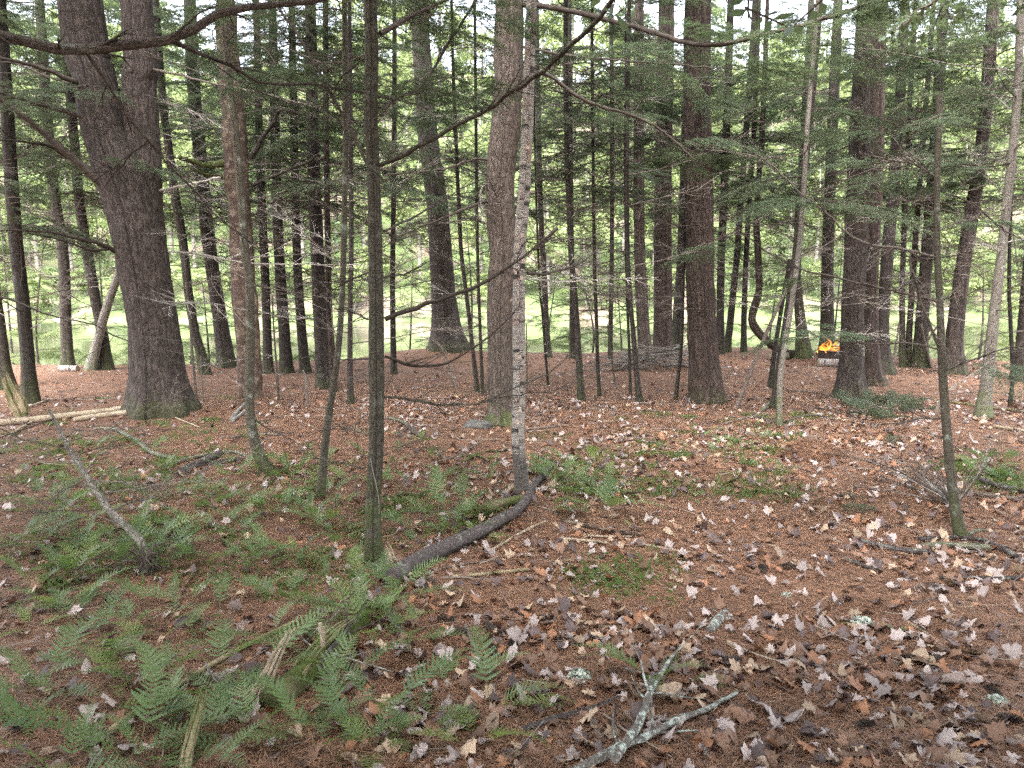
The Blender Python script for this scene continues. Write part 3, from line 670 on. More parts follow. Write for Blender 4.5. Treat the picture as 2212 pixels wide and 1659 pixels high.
# -- curved and slender stems in front
o = tree('curved', 'sapling_tree', 'curved olive sapling bending out from its base in front of the red snag', M['greenstem'],
         [(590, 1024), (572, 1008), (556, 975), (543, 920), (539, 850), (541, 720), (538, 600), (530, 553), (522, 440), (510, 300), (497, 200), (488, 100), (480, 0)], [26, 27, 24, 21, 20, 19, 18, 17, 17, 16, 16, 15, 14], 8, flare=.1, sides=18)
bares(o, .9, 4, 12, .5, .8, 19); boughs(o, 3.0, 7.5, 10, .6, .5, 20)
limb(o, [(545, 900), (575, 925), (610, 940), (640, 955)], (6, 2), o.Y, M['branch'], 5, 92, 'dead_branch')
o = tree('slim_a', 'sapling_tree', 'slim leaning dark sapling among ferns beside the slender hemlock', M['greenstem'],
         [(692, 1076), (699, 1000), (704, 940), (716, 860), (728, 780), (736, 690), (742, 553), (746, 300), (744, 0)], [19, 17, 17, 15, 14, 13, 13, 12, 11], 8, flare=.2, sides=16)
bares(o, .7, 4, 12, .5, .9, 21); boughs(o, 2.6, 7.5, 12, .6, .5, 22)
o = tree('right_front', 'sapling_tree', 'slim mottled sapling with broken top growing beside scattered dead sticks', M['greenstem'],
         [(2077, 1163), (2068, 1120), (2058, 1060), (2048, 960), (2040, 860), (2035, 780), (2030, 650), (2025, 553), (2024, 440), (2026, 330), (2030, 250), (2029, 205)], [25, 22, 20, 19, 18, 17, 14, 13, 12, 12, 14, 11], 3.0, flare=.2, sides=18, top=False)
Yr = o.Y
for i, (p_, w_, y_) in enumerate([([(2024, 652), (1955, 633), (1892, 620), (1808, 600), (1742, 586), (1675, 556), (1600, 500)], (7, 3), [Yr, Yr + .2]),
        ([(2022, 555), (1960, 540), (1900, 533), (1840, 512), (1795, 467), (1728, 417), (1660, 350), (1608, 318)], (8, 4), [Yr, Yr + .4]),
        ([(2028, 755), (1960, 742), (1880, 742), (1800, 735), (1720, 712), (1650, 700)], (5, 3), [Yr, Yr + .5]),
        ([(2038, 902), (1985, 905), (1945, 914), (1890, 916), (1840, 900), (1760, 880)], (5, 2.5), [Yr, Yr + .4]),
        ([(2025, 385), (2005, 372), (1960, 350), (1915, 345), (1870, 335)], (7, 3), [Yr, Yr + .3]), ([(2026, 250), (2000, 262), (1960, 272), (1930, 285)], (8, 5), [Yr, Yr - .1]),
        ([(2030, 560), (1985, 560), (1965, 545), (1975, 600), (2000, 680), (2030, 752)], (6, 8), [Yr + .05, Yr]),
        ([(2045, 800), (2120, 770), (2212, 745), (2260, 735)], (6, 3), [Yr, Yr - .3]), ([(2042, 420), (2100, 440), (2160, 490), (2212, 520)], (5, 3), [Yr, Yr + .5]), ([(2025, 500), (2070, 480), (2110, 470)], (5, 2), [Yr, Yr + .5])]):
    limb(o, p_, w_, y_, M['branch'], 12, 100 + i, fol=0 if i in (3, 6) else 2, fs=.4, twl=.32)

# -- overhanging near branch, its trunk just beside the viewer
o = tree('beside', 'hemlock_tree', 'hemlock whose long brown branch reaches across above the double pine', M['hem'], [(-700, 1659), (-720, 600), (-730, 100)], [120, 110, 100], 9, Y=1.5, flare=.2)
Yn = 1.5
b_ = limb(o, [(-715, 30), (-300, 35), (-100, 55), (0, 75), (80, 92), (175, 110), (260, 100), (340, 88), (400, 66), (470, 40), (570, 12), (690, -4), (800, -25)], (34, 14), [1.5, 1.55, 1.75], M['nearbranch'], 9, 120, twl=.14, sides=14)
limb(o, [(365, 85), (420, 105), (490, 135), (560, 170), (595, 183), (660, 178), (720, 186), (790, 200)], (11, 5), [1.62, 1.85], M['nearbranch'], 6, 121, 'side_branch', parent=b_, twl=.15)
limb(o, [(188, 116), (225, 170), (255, 225), (300, 285), (322, 302), (375, 365), (430, 425), (500, 490), (575, 545)], (9, 3), [1.6, 1.9], M['nearbranch'], 6, 122, 'side_branch', parent=b_, twl=.18)
limb(o, [(320, 300), (270, 350), (225, 405)], (5, 3), [1.7, 1.7], M['branch'], 2, 123, 'side_branch', parent=b_, twl=.1)
limb(o, [(-20, 640), (60, 665), (130, 685), (215, 710), (300, 745), (390, 765), (460, 790), (560, 850)], (5, 2), [1.7, 2.6], M['twigpale'], 5, 124, 'side_branch', twl=.2)
boughs(o, 4.2, 8.5, 9, 1.0, .7, 23)

# -- the rest: (key, label, bark, path, widths, H, group, (bare z0,z1,n), (live z0,z1,n,s0,s1), name)
REST = [
 ('l1', 'thin leaning hemlock growing behind the broken stump by the debarked poles', 'hem', [(67, 872), (60, 780), (50, 660), (36, 540), (24, 380), (14, 220), (4, 60), (0, 0)], [34, 27, 27, 27, 25, 24, 22], 12, (1, 3.6, 10), (2.6, 11.5, 22, 1.0, .6)),
 ('l2', 'strongly leaning trunk with a broken stump at its foot', 'hem', [(14, 840), (5, 780), (-6, 690), (-20, 600), (-50, 400), (-90, 100)], [34, 30, 28, 27, 25, 22], 12, (1, 3, 6), (2.4, 11, 16, 1.1, .6)),
 ('l3', 'upright trunk on the bank crest with a white scrap of birch log at its foot', 'hem', [(147, 797), (143, 720), (137, 553), (120, 440), (108, 330), (95, 150), (85, 0)], [26, 22, 22, 21, 20, 18], 13, (1, 4, 9), (3, 12, 22, 1.1, .6)),
 ('l4', 'leaning bank trunk crossed by a grey trunk tilting the other way', 'hem', [(231, 798), (221, 720), (205, 640), (190, 553), (172, 440), (160, 300), (145, 120), (135, 0)], [25, 22, 21, 20, 19, 17], 13, (1, 4, 9), (3, 12, 20, 1.1, .6)),
 ('l6', 'thin leaning trunk between the double pine and a thicker hemlock', 'hem', [(443, 808), (436, 770), (422, 720), (408, 637), (395, 520), (378, 420), (366, 330), (352, 220), (340, 60)], [24, 20, 18, 18, 16, 15], 12, (1, 4, 8), (2.8, 11, 20, 1.0, .6)),
 ('l7', 'dark leaning hemlock with flared base beside the red snag', 'hemdark', [(491, 792), (480, 720), (468, 640), (455, 553), (445, 470), (432, 330), (418, 180), (410, 0)], [38, 31, 28, 28, 27, 26, 24], 15, (1, 4, 10), (2.6, 14, 26, 1.2, .7)),
 ('m1', 'first of three slim dark trunks next to the red snag', 'hemdark', [(580, 806), (577, 720), (573, 600), (566, 450), (560, 300), (556, 100), (552, 0)], [20, 18, 18, 17, 15, 13], 12, (1, 4, 10), (3, 11.5, 18, 1.0, .6)),
 ('m2', 'second of the three slim dark trunks past the red snag', 'hemdark', [(619, 806), (614, 720), (606, 600), (600, 480), (595, 300), (590, 100), (588, 0)], [27, 24, 22, 20, 18, 16], 13, (1, 4, 10), (3, 12.5, 18, 1.1, .6)),
 ('m3', 'third of the slim dark trunks past the red snag, beside a paired trunk', 'hemdark', [(660, 806), (652, 720), (644, 600), (640, 500), (636, 330), (632, 120), (630, 0)], [22, 20, 18, 17, 15, 13], 12, (1, 4, 10), (3, 11.5, 18, 1.0, .6)),
 ('m4', 'thicker dark hemlock of a touching pair near the slim leaning sapling', 'hemdark', [(703, 838), (696, 760), (690, 660), (686, 553), (680, 430), (676, 300), (672, 100), (670, 0)], [34, 29, 28, 27, 25, 22], 14, (1, 4, 12), (2.9, 13, 22, 1.1, .6)),
 ('m5', 'thinner reddish trunk of a touching pair near the slim leaning sapling', 'pinered', [(722, 845), (717, 760), (711, 660), (709, 553), (706, 400), (704, 200), (703, 0)], [15, 14, 13, 13, 12, 11], 11, (1, 4, 8), (3, 10.5, 12, .9, .6)),
 ('m6', 'thin dark pole rising just past the slim leaning sapling', 'hemdark', [(757, 872), (756, 760), (757, 640), (759, 500), (757, 300), (756, 100)], [13, 11, 10, 10, 9], 9, (.8, 4, 10), (2.8, 8.5, 14, .8, .5)),
 ('m7', 'thin dark pole standing behind the slender hemlock on the bank', 'hemdark', [(851, 806), (849, 720), (848, 600), (850, 450), (852, 250), (852, 50)], [13, 12, 11, 10, 9], 10, (1, 4.5, 9), (2.8, 9.5, 16, .9, .5)),
 ('m8', 'leaning slim stem crossing in front of the needle mound pine', 'hemdark', [(1032, 848), (1024, 780), (1014, 690), (1003, 600), (996, 540), (990, 420), (984, 280), (978, 120)], [11, 9, 9, 9, 8, 7], 9, (.8, 4, 9), (2.8, 8.5, 12, .8, .5)),
 ('m9', 'straight slim stem standing close to the furrowed trunk', 'hemdark', [(1043, 851), (1039, 760), (1036, 680), (1033, 600), (1030, 450), (1028, 250), (1026, 60)], [8, 7, 7, 7, 6], 8, (.8, 4, 6), (2.8, 7.5, 9, .8, .5)),
 ('c1', 'thin sapling leaning out from behind the birch', 'hemdark', [(1184, 833), (1178, 760), (1172, 680), (1166, 620), (1160, 480), (1155, 300)], [6, 6, 5, 5, 4], 6, (.7, 4, 7), (2.8, 5.8, 7, .6, .4)),
 ('c2', 'twin-stemmed bank trunk seen just past the birch', 'hem', [(1184, 771), (1180, 700), (1176, 600), (1170, 500), (1164, 330), (1160, 100)], [15, 13, 12, 12, 11], 11, (1, 4.5, 9), (3.2, 10.5, 16, 1.0, .6)),
 ('c3', 'slim brown pole in open needle litter with a darker pole behind', 'hem', [(1256, 866), (1252, 800), (1246, 700), (1240, 620), (1234, 553), (1229, 440), (1224, 300), (1222, 100)], [16, 14, 13, 13, 12, 11, 10], 10, (1, 4, 10), (2.9, 9.5, 14, .8, .5)),
 ('c4', 'dark pole on the bank crest behind the slim brown pole', 'hemdark', [(1238, 774), (1237, 700), (1236, 600), (1234, 450), (1232, 250), (1230, 50)], [12, 11, 10, 10, 9], 11, (1, 4.5, 8), (3.2, 10.5, 14, .9, .6)),
 ('c5', 'straight thin pole in open needle litter between two thicker poles', 'hemdark', [(1295, 857), (1291, 780), (1288, 680), (1285, 600), (1283, 500), (1281, 330), (1279, 100)], [9, 8, 8, 7, 7], 9, (1, 4, 8), (2.9, 8.5, 12, .8, .5)),
 ('c6', 'greenish thin trunk on the crest where the river shows', 'hem', [(1318, 775), (1319, 700), (1321, 600), (1322, 450), (1322, 250), (1320, 50)], [11, 10, 9, 9, 8], 10, (1, 4.5, 8), (3.2, 9.5, 14, .9, .6)),
 ('c7', 'leaning slim pole beside an even thinner one in the needle litter', 'hemdark', [(1382, 872), (1375, 800), (1368, 720), (1361, 640), (1356, 553), (1354, 400), (1356, 250), (1358, 80)], [14, 11, 10, 10, 9, 8], 9, (1, 4, 9), (2.9, 8.5, 12, .8, .5)),
 ('c8', 'very thin upright pole touching the leaning slim pole', 'hemdark', [(1362, 856), (1360, 780), (1357, 700), (1354, 620), (1352, 500), (1350, 350)], [7, 6, 6, 6, 5], 7, (1, 4, 6), (3, 6.5, 7, .7, .5)),
 ('c9', 'brown trunk at the near edge of the brushwood heap', 'oak', [(1396, 776), (1391, 720), (1386, 640), (1382, 553), (1380, 430), (1380, 250), (1380, 50)], [32, 27, 25, 23, 22, 20], 14, (1, 4.5, 10), (3, 13, 18, 1.1, .6)),
 ('c10', 'medium trunk squeezed between the brushwood pine and the big reddish pine', 'hem', [(1463, 757), (1464, 690), (1467, 600), (1472, 480), (1478, 300), (1484, 100)], [17, 15, 14, 13, 12], 11, (1, 4.5, 8), (3, 10.5, 14, 1.0, .6)),
 ('c11', 'crooked thin stem leaning in front of the brushwood heap', 'hemdark', [(1460, 863), (1464, 820), (1470, 770), (1474, 700), (1476, 600), (1479, 480), (1484, 380)], [9, 8, 7, 7, 6], 6, (1, 4, 7), (2.9, 5.8, 7, .6, .4)),
 ('r1', 'dark trunk half hidden behind the big reddish pine', 'hemdark', [(1557, 764), (1556, 680), (1558, 560), (1564, 420), (1570, 250), (1576, 80)], [18, 16, 16, 16, 15], 13, (1, 4.5, 10), (3, 12.5, 18, 1.1, .6)),
 ('r2', 'leaning bank trunk in front of the water past the big reddish pine', 'hem', [(1570, 760), (1577, 700), (1585, 620), (1592, 553), (1600, 440), (1612, 280), (1625, 100)], [16, 14, 13, 13, 12], 12, (1, 4.5, 10), (3, 11.5, 16, 1.0, .6)),
 ('r3', 'straight bank pole standing against the water next to the bent trunk', 'hem', [(1607, 761), (1607, 700), (1609, 620), (1612, 553), (1618, 440), (1628, 300), (1636, 100)], [13, 12, 11, 11, 10], 12, (1, 4.5, 9), (3, 11.5, 16, 1.0, .6)),
 ('r5', 'grey green trunk with spreading foot behind the leaning sticks', 'mossy', [(1736, 772), (1730, 700), (1722, 620), (1722, 553), (1728, 430), (1738, 280), (1748, 100)], [34, 21, 18, 17, 16, 15], 12, (1, 4.5, 10), (3, 11.5, 16, 1.0, .6)),
 ('r6', 'upright trunk directly behind the flames', 'hem', [(1786, 766), (1787, 690), (1787, 620), (1788, 553), (1792, 430), (1798, 280), (1806, 100)], [32, 27, 25, 24, 22, 20], 13, (1.2, 4.5, 10), (3, 12.5, 18, 1.1, .6)),
 ('r7', 'thin straight pole of a close pair past the fire pines', 'hem', [(1951, 792), (1949, 720), (1949, 640), (1951, 553), (1955, 430), (1962, 280), (1972, 100)], [14, 12, 11, 11, 10], 11, (1, 4.5, 8), (3, 10.5, 14, 1.0, .6)),
 ('r8', 'leaning thin pole of a close pair past the fire pines', 'hem', [(1961, 791), (1964, 720), (1969, 640), (1975, 553), (1984, 430), (1996, 280), (2010, 100)], [14, 12, 12, 11, 10], 11, (1, 4.5, 8), (3, 10.5, 14, 1.0, .6)),
 ('r9', 'sturdy leaning bank trunk with propped dead sticks at its foot', 'hem', [(1989, 792), (1990, 730), (1995, 650), (2002, 553), (2012, 430), (2022, 280), (2034, 100)], [34, 27, 25, 24, 22, 19], 13, (1, 4.5, 10), (3, 12.5, 18, 1.1, .6)),
 ('r10', 'stout trunk leaning away from the river gap with stripped patch above', 'pine', [(2060, 806), (2062, 740), (2070, 650), (2084, 553), (2104, 430), (2120, 320), (2132, 200), (2146, 0)], [44, 34, 31, 28, 26, 24, 23], 14, (1, 4, 8), (3, 13, 18, 1.1, .6)),
 ('r11', 'pale leaning trunk whose foot meets fallen thin poles', 'smooth', [(2123, 901), (2130, 840), (2141, 740), (2152, 640), (2163, 553), (2176, 430), (2190, 300), (2200, 160), (2206, 0)], [30, 24, 21, 19, 17, 16, 15], 11, (1, 3.6, 9), (2.6, 10.5, 18, .9, .5)),
 ('r12', 'thin dark pole behind the pale leaning trunk', 'hemdark', [(2182, 880), (2187, 800), (2183, 700), (2180, 620), (2182, 500), (2190, 350)], [9, 8, 8, 7, 6], 8, (1, 4, 8), (2.6, 7.5, 10, .8, .5)),
 ('r13', 'thick trunk with flared foot past the pale leaning trunk', 'hemdark', [(2209, 822), (2210, 760), (2216, 680), (2222, 600), (2240, 400), (2262, 150)], [40, 30, 26, 25, 22], 13, (1, 4, 8), (2.8, 12.5, 16, 1.1, .6)),
]
for i, (key, label, bk, pts, wid, H, bz, lz) in enumerate(REST):
    thin = max(wid) < 12
    o = tree(key, 'sapling_tree' if thin else 'hemlock_tree', label, M[bk], pts, wid, H, flare=.12 if thin else .3, fh=.1 if thin else .2, group=GS if thin else GT)
    far = o.Y > 13
    bares(o, bz[0], bz[1] + .8, int(bz[2] * 2.6), .75 if thin else 1.0, 1.2 if far else 1.0, 300 + i)
    boughs(o, lz[0] + (.25 if far else .1), min(6.8, lz[1]), max(4, int(lz[2] * (.72 if far else .8))), lz[3] * 1.05, lz[3] * 1.1, 400 + i)
    if lz[1] > 6.8: boughs(o, 6.8, lz[1], max(2, int(lz[2] * (.12 if far else .3))), lz[3] * 1.25, lz[4], 500 + i)
# grey trunk tilting across, bent trunk, leaning sticks
o = tree('l5', 'leaning_tree', 'pale grey dead trunk tilting across behind the leaning bank trunk', M['palebark'], [(196, 800), (205, 760), (218, 710), (232, 660), (246, 620), (262, 570), (280, 520)], [24, 20, 19, 18, 17, 16, 14], 5, flare=.2, top=False)
o = tree('r4', 'bent_tree', 'bent trunk sweeping low from its mossy foot then rising upright beside the water', M['pinered'],
         [(1726, 770), (1700, 764), (1672, 748), (1648, 728), (1628, 702), (1624, 682), (1634, 650), (1640, 620), (1638, 553), (1634, 480), (1640, 380), (1648, 250), (1654, 100)], [22, 20, 19, 18, 18, 17, 16, 15, 14, 13, 12, 11, 10], 10, flare=.0, rough=.12)
boughs(o, 3, 9.5, 12, 1.0, .6, 30); bares(o, 1.4, 4, 6, .8, 1.0, 30)
o = tree('s1', 'sapling_tree', 'pale grey sapling standing in front of the dark leaning sticks', M['smooth'], [(1683, 920), (1684, 860), (1686, 810), (1696, 740), (1708, 670), (1716, 610), (1724, 553), (1734, 440), (1742, 300), (1752, 170), (1762, 60)], [13, 12, 12, 11, 11, 11, 10, 10, 9, 8], 8, flare=.1)
bares(o, .8, 4, 9, .6, .9, 31); boughs(o, 2.4, 7.5, 14, .75, .5, 31)
o = tree('s2', 'hemlock_tree', 'dark slanting trunk propped among leaning sticks near the bent trunk', M['hemdark'], [(1675, 884), (1680, 830), (1692, 740), (1704, 660), (1714, 590), (1722, 520), (1736, 400), (1752, 240), (1768, 60)], [22, 17, 16, 15, 15, 14, 13, 12, 11], 10, flare=.4)
bares(o, 1, 4, 9, .7, 1.0, 32); boughs(o, 2.5, 9.5, 16, .85, .5, 32)
o = tree('s3', 'leaning_pole', 'short dark pole leaning against the slanting trunk near the bent trunk', M['hemdark'], [(1664, 838), (1672, 770), (1684, 690), (1698, 610), (1706, 560)], [13, 10, 9, 9, 8], 5, flare=.2, top=False)
o = tree('s4', 'leaning_pole', 'long thin dead pole leaning from beside the big reddish pine to the slanting trunk', M['stick'], [(1589, 884), (1612, 826), (1645, 745), (1675, 675), (1698, 625), (1712, 590)], [9, 8, 8, 7, 6, 5], 5, flare=.0, top=False)
for i, pts in enumerate([[(1967, 792), (1990, 745), (2012, 705)], [(1975, 795), (2003, 738), (2028, 700)], [(2012, 795), (1998, 740), (1990, 700)], [(1925, 800), (1935, 750), (1942, 700)]]):
    tree('pr%d' % i, 'leaning_stick', 'thin dead stick propped up beside the sturdy leaning bank trunk', M['stick'], pts, [6, 5, 4], 3, flare=0, top=False, group='sticks propped by the bank trunk', cat='stick')
# small dead saplings standing in the litter
for i, (pts, w_, lab) in enumerate([([(425, 868), (417, 780), (410, 690), (403, 620), (396, 540)], 6, 'very thin dark dead sapling just past the double pine'),
        ([(602, 868), (598, 800), (592, 720), (588, 640)], 5, 'very thin dead sapling standing before the slim dark trunks'), ([(664, 880), (662, 830), (655, 800)], 7, 'short dark broken sapling before the paired trunks'),
        ([(1139, 845), (1138, 780), (1137, 700)], 4, 'hair thin dead sapling close against the birch'), ([(440, 866), (436, 820), (434, 770)], 4, 'short hair thin dead sapling past the double pine'),
        ([(985, 838), (970, 790), (956, 755), (940, 735)], 5, 'short slanting dead sapling below the mound pine'), ([(2062, 1050), (2056, 980), (2050, 930)], 9, 'short dark broken stub behind the mottled sapling'),
        ([(2020, 906), (2028, 870), (2052, 840), (2100, 810), (2150, 770)], 5, 'hooked dark dead stem arching near the pale leaning trunk'), ([(1330, 838), (1322, 780), (1312, 700)], 4, 'hair thin dead sapling in open litter between poles')]):
    o = tree('d%d' % i, 'dead_sapling', lab, M['twig'], pts, [w_, w_ * .8, w_ * .6], 3, flare=0, top=False, cat='sapling', group='small dead saplings')
    if i in (0, 1, 4, 5, 7): bares(o, .3, max(.6, o.C[-1][2]), 4, .35, .5, 60 + i)
# young hemlocks on the slope to the river, in open light
SL = ['young bright hemlock on the river slope behind ' + s for s in ('the crossing trunks', 'the upright crest trunk', 'the double pine', 'the dark flared hemlock', 'the three slim trunks', 'the slender hemlock', 'the mound pine',
      'the birch', 'the slim brown pole', 'the straight thin pole', 'the brushwood heap', 'the bent trunk', 'the fire ring', 'the leaning pole pair', 'the stout leaning trunk', 'the pale leaning trunk')]
for i, px in enumerate((215, 95, 300, 450, 590, 880, 1010, 1195, 1268, 1345, 1455, 1660, 1795, 1935, 2110, 2190, 30, 400, 660, 1230, 1540, 1870)):
    rr = random.Random(i); d = ray(px, 780); Yb = 18.0
    for _ in range(4): Yb = float(np.interp(d[0] / d[1] * Yb, EDGE_X, EDGE_Y)) + [2.2, 3.0, 1.6, 2.6][i % 4] + (1.6 if i > 15 else 0)
    x = d[0] / d[1] * Yb; H = rr.uniform(2.6, 4.4) if i not in (0, 1, 15) else 4.4
    if i > 15: H = rr.uniform(4.2, 7.5)
    base = np.array([x, Yb, float(hgt(x, Yb))])
    o = Tree(); o.root = thing('young_hemlock', SL[i] if i < 16 else 'tall young bright hemlock lower down the river slope', 'tree', base, 'young hemlocks on the river slope'); o.base = base; o.H = H; o.Y = Yb
    P = np.array([(0, 0, 0), (rr.uniform(-.2, .2), 0, H * .4), (rr.uniform(-.3, .3), rr.uniform(-.2, .2), H)])
    me, o.C, o.r = trunk_mesh('trunk', P, [.035, .025, .006], M['hem'], 8, .2, .2, .1, 3, .05, 0, i); obj('trunk', me, o.root)
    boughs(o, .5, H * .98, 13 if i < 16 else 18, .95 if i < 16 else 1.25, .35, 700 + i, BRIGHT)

# unseen hemlocks added behind and beside the camera to shade the foreground
for i, (x, y, lab) in enumerate([(-4.6, -1.6, 'unseen hemlock added for shade past the near edge of the fern patch'), (-2.2, -3.6, 'unseen hemlock added for shade well back from the fern patch'), (1.9, -2.6, 'unseen hemlock added for shade on the near end of the leafy path'), (4.8, -1.0, 'unseen hemlock added for shade beside the near end of the leafy path'),
                             (7.6, 3.2, 'unseen hemlock added for shade out past the mottled sapling'), (-7.4, 3.8, 'unseen hemlock added for shade out past the uprooted sapling'), (-.4, -5.5, 'unseen hemlock added for shade deep behind the path near end'), (4.2, -5.0, 'unseen hemlock added for shade deep beside the path near end'), (-6.2, -5.5, 'unseen hemlock added for shade deep behind the fern patch'), (-9, -9, 'tall unseen hemlock added for shade far back past the fern patch'), (-3, -9.5, 'tall unseen hemlock added for shade far back between fern patch and path'), (2.5, -9, 'tall unseen hemlock added for shade far back along the leafy path'), (8, -8, 'tall unseen hemlock added for shade far back beyond the leafy path'), (9.5, -2.5, 'tall unseen hemlock added for shade wide of the leafy path'), (-10, -2.5, 'tall unseen hemlock added for shade wide of the fern patch')]):
    base = np.array([x, y, float(hgt(x, y))]); o = Tree(); o.root = thing('hemlock_tree', lab, 'tree', base, GT); o.base = base; o.H = 14; o.Y = y
    me, o.C, o.r = trunk_mesh('trunk', np.array([(0, 0, 0), (.1, .05, 4), (.0, .1, 9), (.1, .1, 14)]), [.14, .12, .08, .02], M['hem'], 16, .15, .3, .2, 5, .05, 0, 800 + i); obj('trunk', me, o.root)
    boughs(o, 4.5, 13.5, 44, 3.0, 1.5, 820 + i)
# ------------------------------------------------------------------ far bank trees
def crown_mesh(seed, rx, rz, n, mat, conifer=False, leaf=.30):
    rng = np.random.default_rng(seed); k = 26
    if conifer:
        z = rng.random(k) ** 1.2; rad = (1 - z) * rx * rng.uniform(.5, 1, k); a = rng.uniform(0, 6.28, k)
        cen = np.stack([np.cos(a) * rad, np.sin(a) * rad, z * rz * 2], 1); cr = np.stack([(1 - z) * rx * .55 + .35, (1 - z) * rx * .55 + .35, np.full(k, rz * .09)], 1)
    else:
        v = norm(rng.normal(size=(k, 3))) * rng.uniform(.35, 1, (k, 1)) ** .5; cen = v * np.array([rx, rx, rz]) * .8 + np.array([0, 0, rz]); cr = rng.uniform(.22, .38, (k, 1)) * np.array([[rx, rx, rz * .55]])
    i = rng.integers(0, k, n); u = norm(rng.normal(size=(n, 3))) * rng.random((n, 1)) ** .4
    p = cen[i] + u * cr[i]; nr = norm(rng.normal(size=(n, 3)) + np.array([0, 0, .9])); t_ = norm(np.cross(nr, rng.normal(size=(n, 3)))); b = np.cross(nr, t_)
    s = (leaf * rng.uniform(.6, 1.4, n))[:, None]
    V = np.stack([p - t_ * s * .5, p + b * s * .35, p + t_ * s * .5, p - b * s * .35], 1).reshape(-1, 3)
    g = Geo(); g.add(V, np.arange(4 * n).reshape(-1, 4)); return g.mesh('crown', mat)
FARC = [crown_mesh(1, 4.2, 5.5, 4200, M['farleaf']), crown_mesh(2, 3.4, 6.0, 4000, M['farleaf']), crown_mesh(3, 3.2, 7.0, 4200, M['farleaf2'], True), crown_mesh(4, 4.6, 4.6, 4200, M['farleaf']), crown_mesh(5, 2.8, 6.2, 3600, M['farleaf2'], True)]
LOWC = [crown_mesh(11, 1.9, 1.3, 1500, M['farleaf'], False, .2), crown_mesh(12, 1.5, 1.6, 1500, M['farleaf'], False, .2), crown_mesh(13, 1.5, 1.7, 1500, M['farleaf2'], True, .2)]
g = Geo(); g.tube([(0, 0, -1), (.1, 0, 3), (.0, .1, 8), (.2, 0, 13)], [.26, .2, .14, .05], 8); FT = g.mesh('trunk', M['palebark'], True)
g = Geo()
for a in range(4): g.tube([(0, 0, -.5), (.2 * math.cos(a * 1.6), .2 * math.sin(a * 1.6), .5), (.6 * math.cos(a * 1.6), .6 * math.sin(a * 1.6), 1.4)], [.05, .035, .015], 5)
LT = g.mesh('stem', M['palebark'], True)
rng = random.Random(12); nfar = 0
FLAB = ['broad pale green leafy tree on the far river hillside', 'tall pale green leafy tree on the far river hillside', 'dark pointed conifer on the far river hillside', 'low rounded leafy tree on the far river hillside', 'slim dark conifer on the far river hillside']
for row, (d0, d1, n) in enumerate(((86, 92, 30), (94, 104, 32), (108, 122, 34), (128, 150, 32), (165, 205, 30))):
    for k in range(n):
        y = rng.uniform(d0, d1); half = y * .78; x = -half + 2 * half * (k + rng.uniform(.1, .9)) / n; v = rng.choice([0, 1, 2, 3, 4, 0, 1])
        z = float(far_h(x, y)); s = rng.uniform(.8, 1.25) * (1.0, 1.1, 1.35, 1.6, 1.9)[row]
        o = thing('far_tree', FLAB[v], 'tree', (x, y, z), 'trees on the far hillside')
        obj('trunk', FT, o, None, (0, 0, rng.uniform(0, 6)), s); obj('crown', FARC[v], o, (0, 0, (1.0 if v in (2, 4) else 2.6) * s), (0, 0, rng.uniform(0, 6)), s)
SLAB = ['wide bright shrub at the far waterline', 'upright bright shrub at the far waterline', 'small dark conifer shrub at the far waterline']
for k in range(90):
    y0 = rng.uniform(80.2, 90); half = y0 * .75; x = -half + 2 * half * (k + rng.random()) / 90
    y = y0 + 3.0 * math.sin(x * .045) + 2.0 * math.sin(x * .11 + 1); v = rng.choice([0, 1, 0, 1, 2]); s = rng.uniform(.8, 1.6)
    o = thing('far_shrub', SLAB[v], 'shrub', (x, y, float(far_h(x, y))), 'shrubs along the far waterline')
    obj('stem', LT, o, None, (0, 0, rng.uniform(0, 6)), s); obj('crown', LOWC[v], o, (0, 0, .3 * s), (0, 0, rng.uniform(0, 6)), s)

# ------------------------------------------------------------------ fire ring with flames, birch log
f0 = gp(1793, 790); Yf_ = f0[1] + .45; fx = at(1806, 770, Yf_)[0]; fb = np.array([fx, Yf_, float(hgt(fx, Yf_))])
ring = thing('fire_ring', 'dark steel fire ring holding a burning campfire beside the dark pine', 'fire ring', fb)
R0, Hh = px_m(74, Yf_) / 2, .27; n = 36; g = Geo(); th = np.linspace(0, 2 * np.pi, n, endpoint=False)
prof = [(R0, -.05), (R0, Hh - .02), (R0 + .02, Hh), (R0 - .02, Hh + .005), (R0 - .012, Hh - .03), (R0 - .012, -.05)]
V = np.array([[(r * math.cos(a), r * math.sin(a), z) for a in th] for r, z in prof]).reshape(-1, 3); m = len(prof)
g.add(V, [(i * n + j, i * n + (j + 1) % n, (i + 1) * n + (j + 1) % n, (i + 1) * n + j) for i in range(m - 1) for j in range(n)])
obj('steel_band', g.mesh('steel_band', M['steel'], True), ring)
rr = random.Random(8); camp = thing('campfire', 'burning campfire with bright orange flames inside the steel ring', 'campfire', fb)
for k in range(7):
    a = rr.uniform(0, 3.14); c_, s_ = math.cos(a), math.sin(a); g = Geo(); zz = .10 + .03 * k
    g.tube(spline([(-c_ * .33, -s_ * .33, zz - .05), (0, rr.uniform(-.06, .06), zz), (c_ * .33, s_ * .33, zz + .04)], 6), [.04, .045, .045, .042, .04, .035], 8, noise=.15, seed=k); obj('firewood', g.mesh('firewood', M['rootdark'], True), camp)
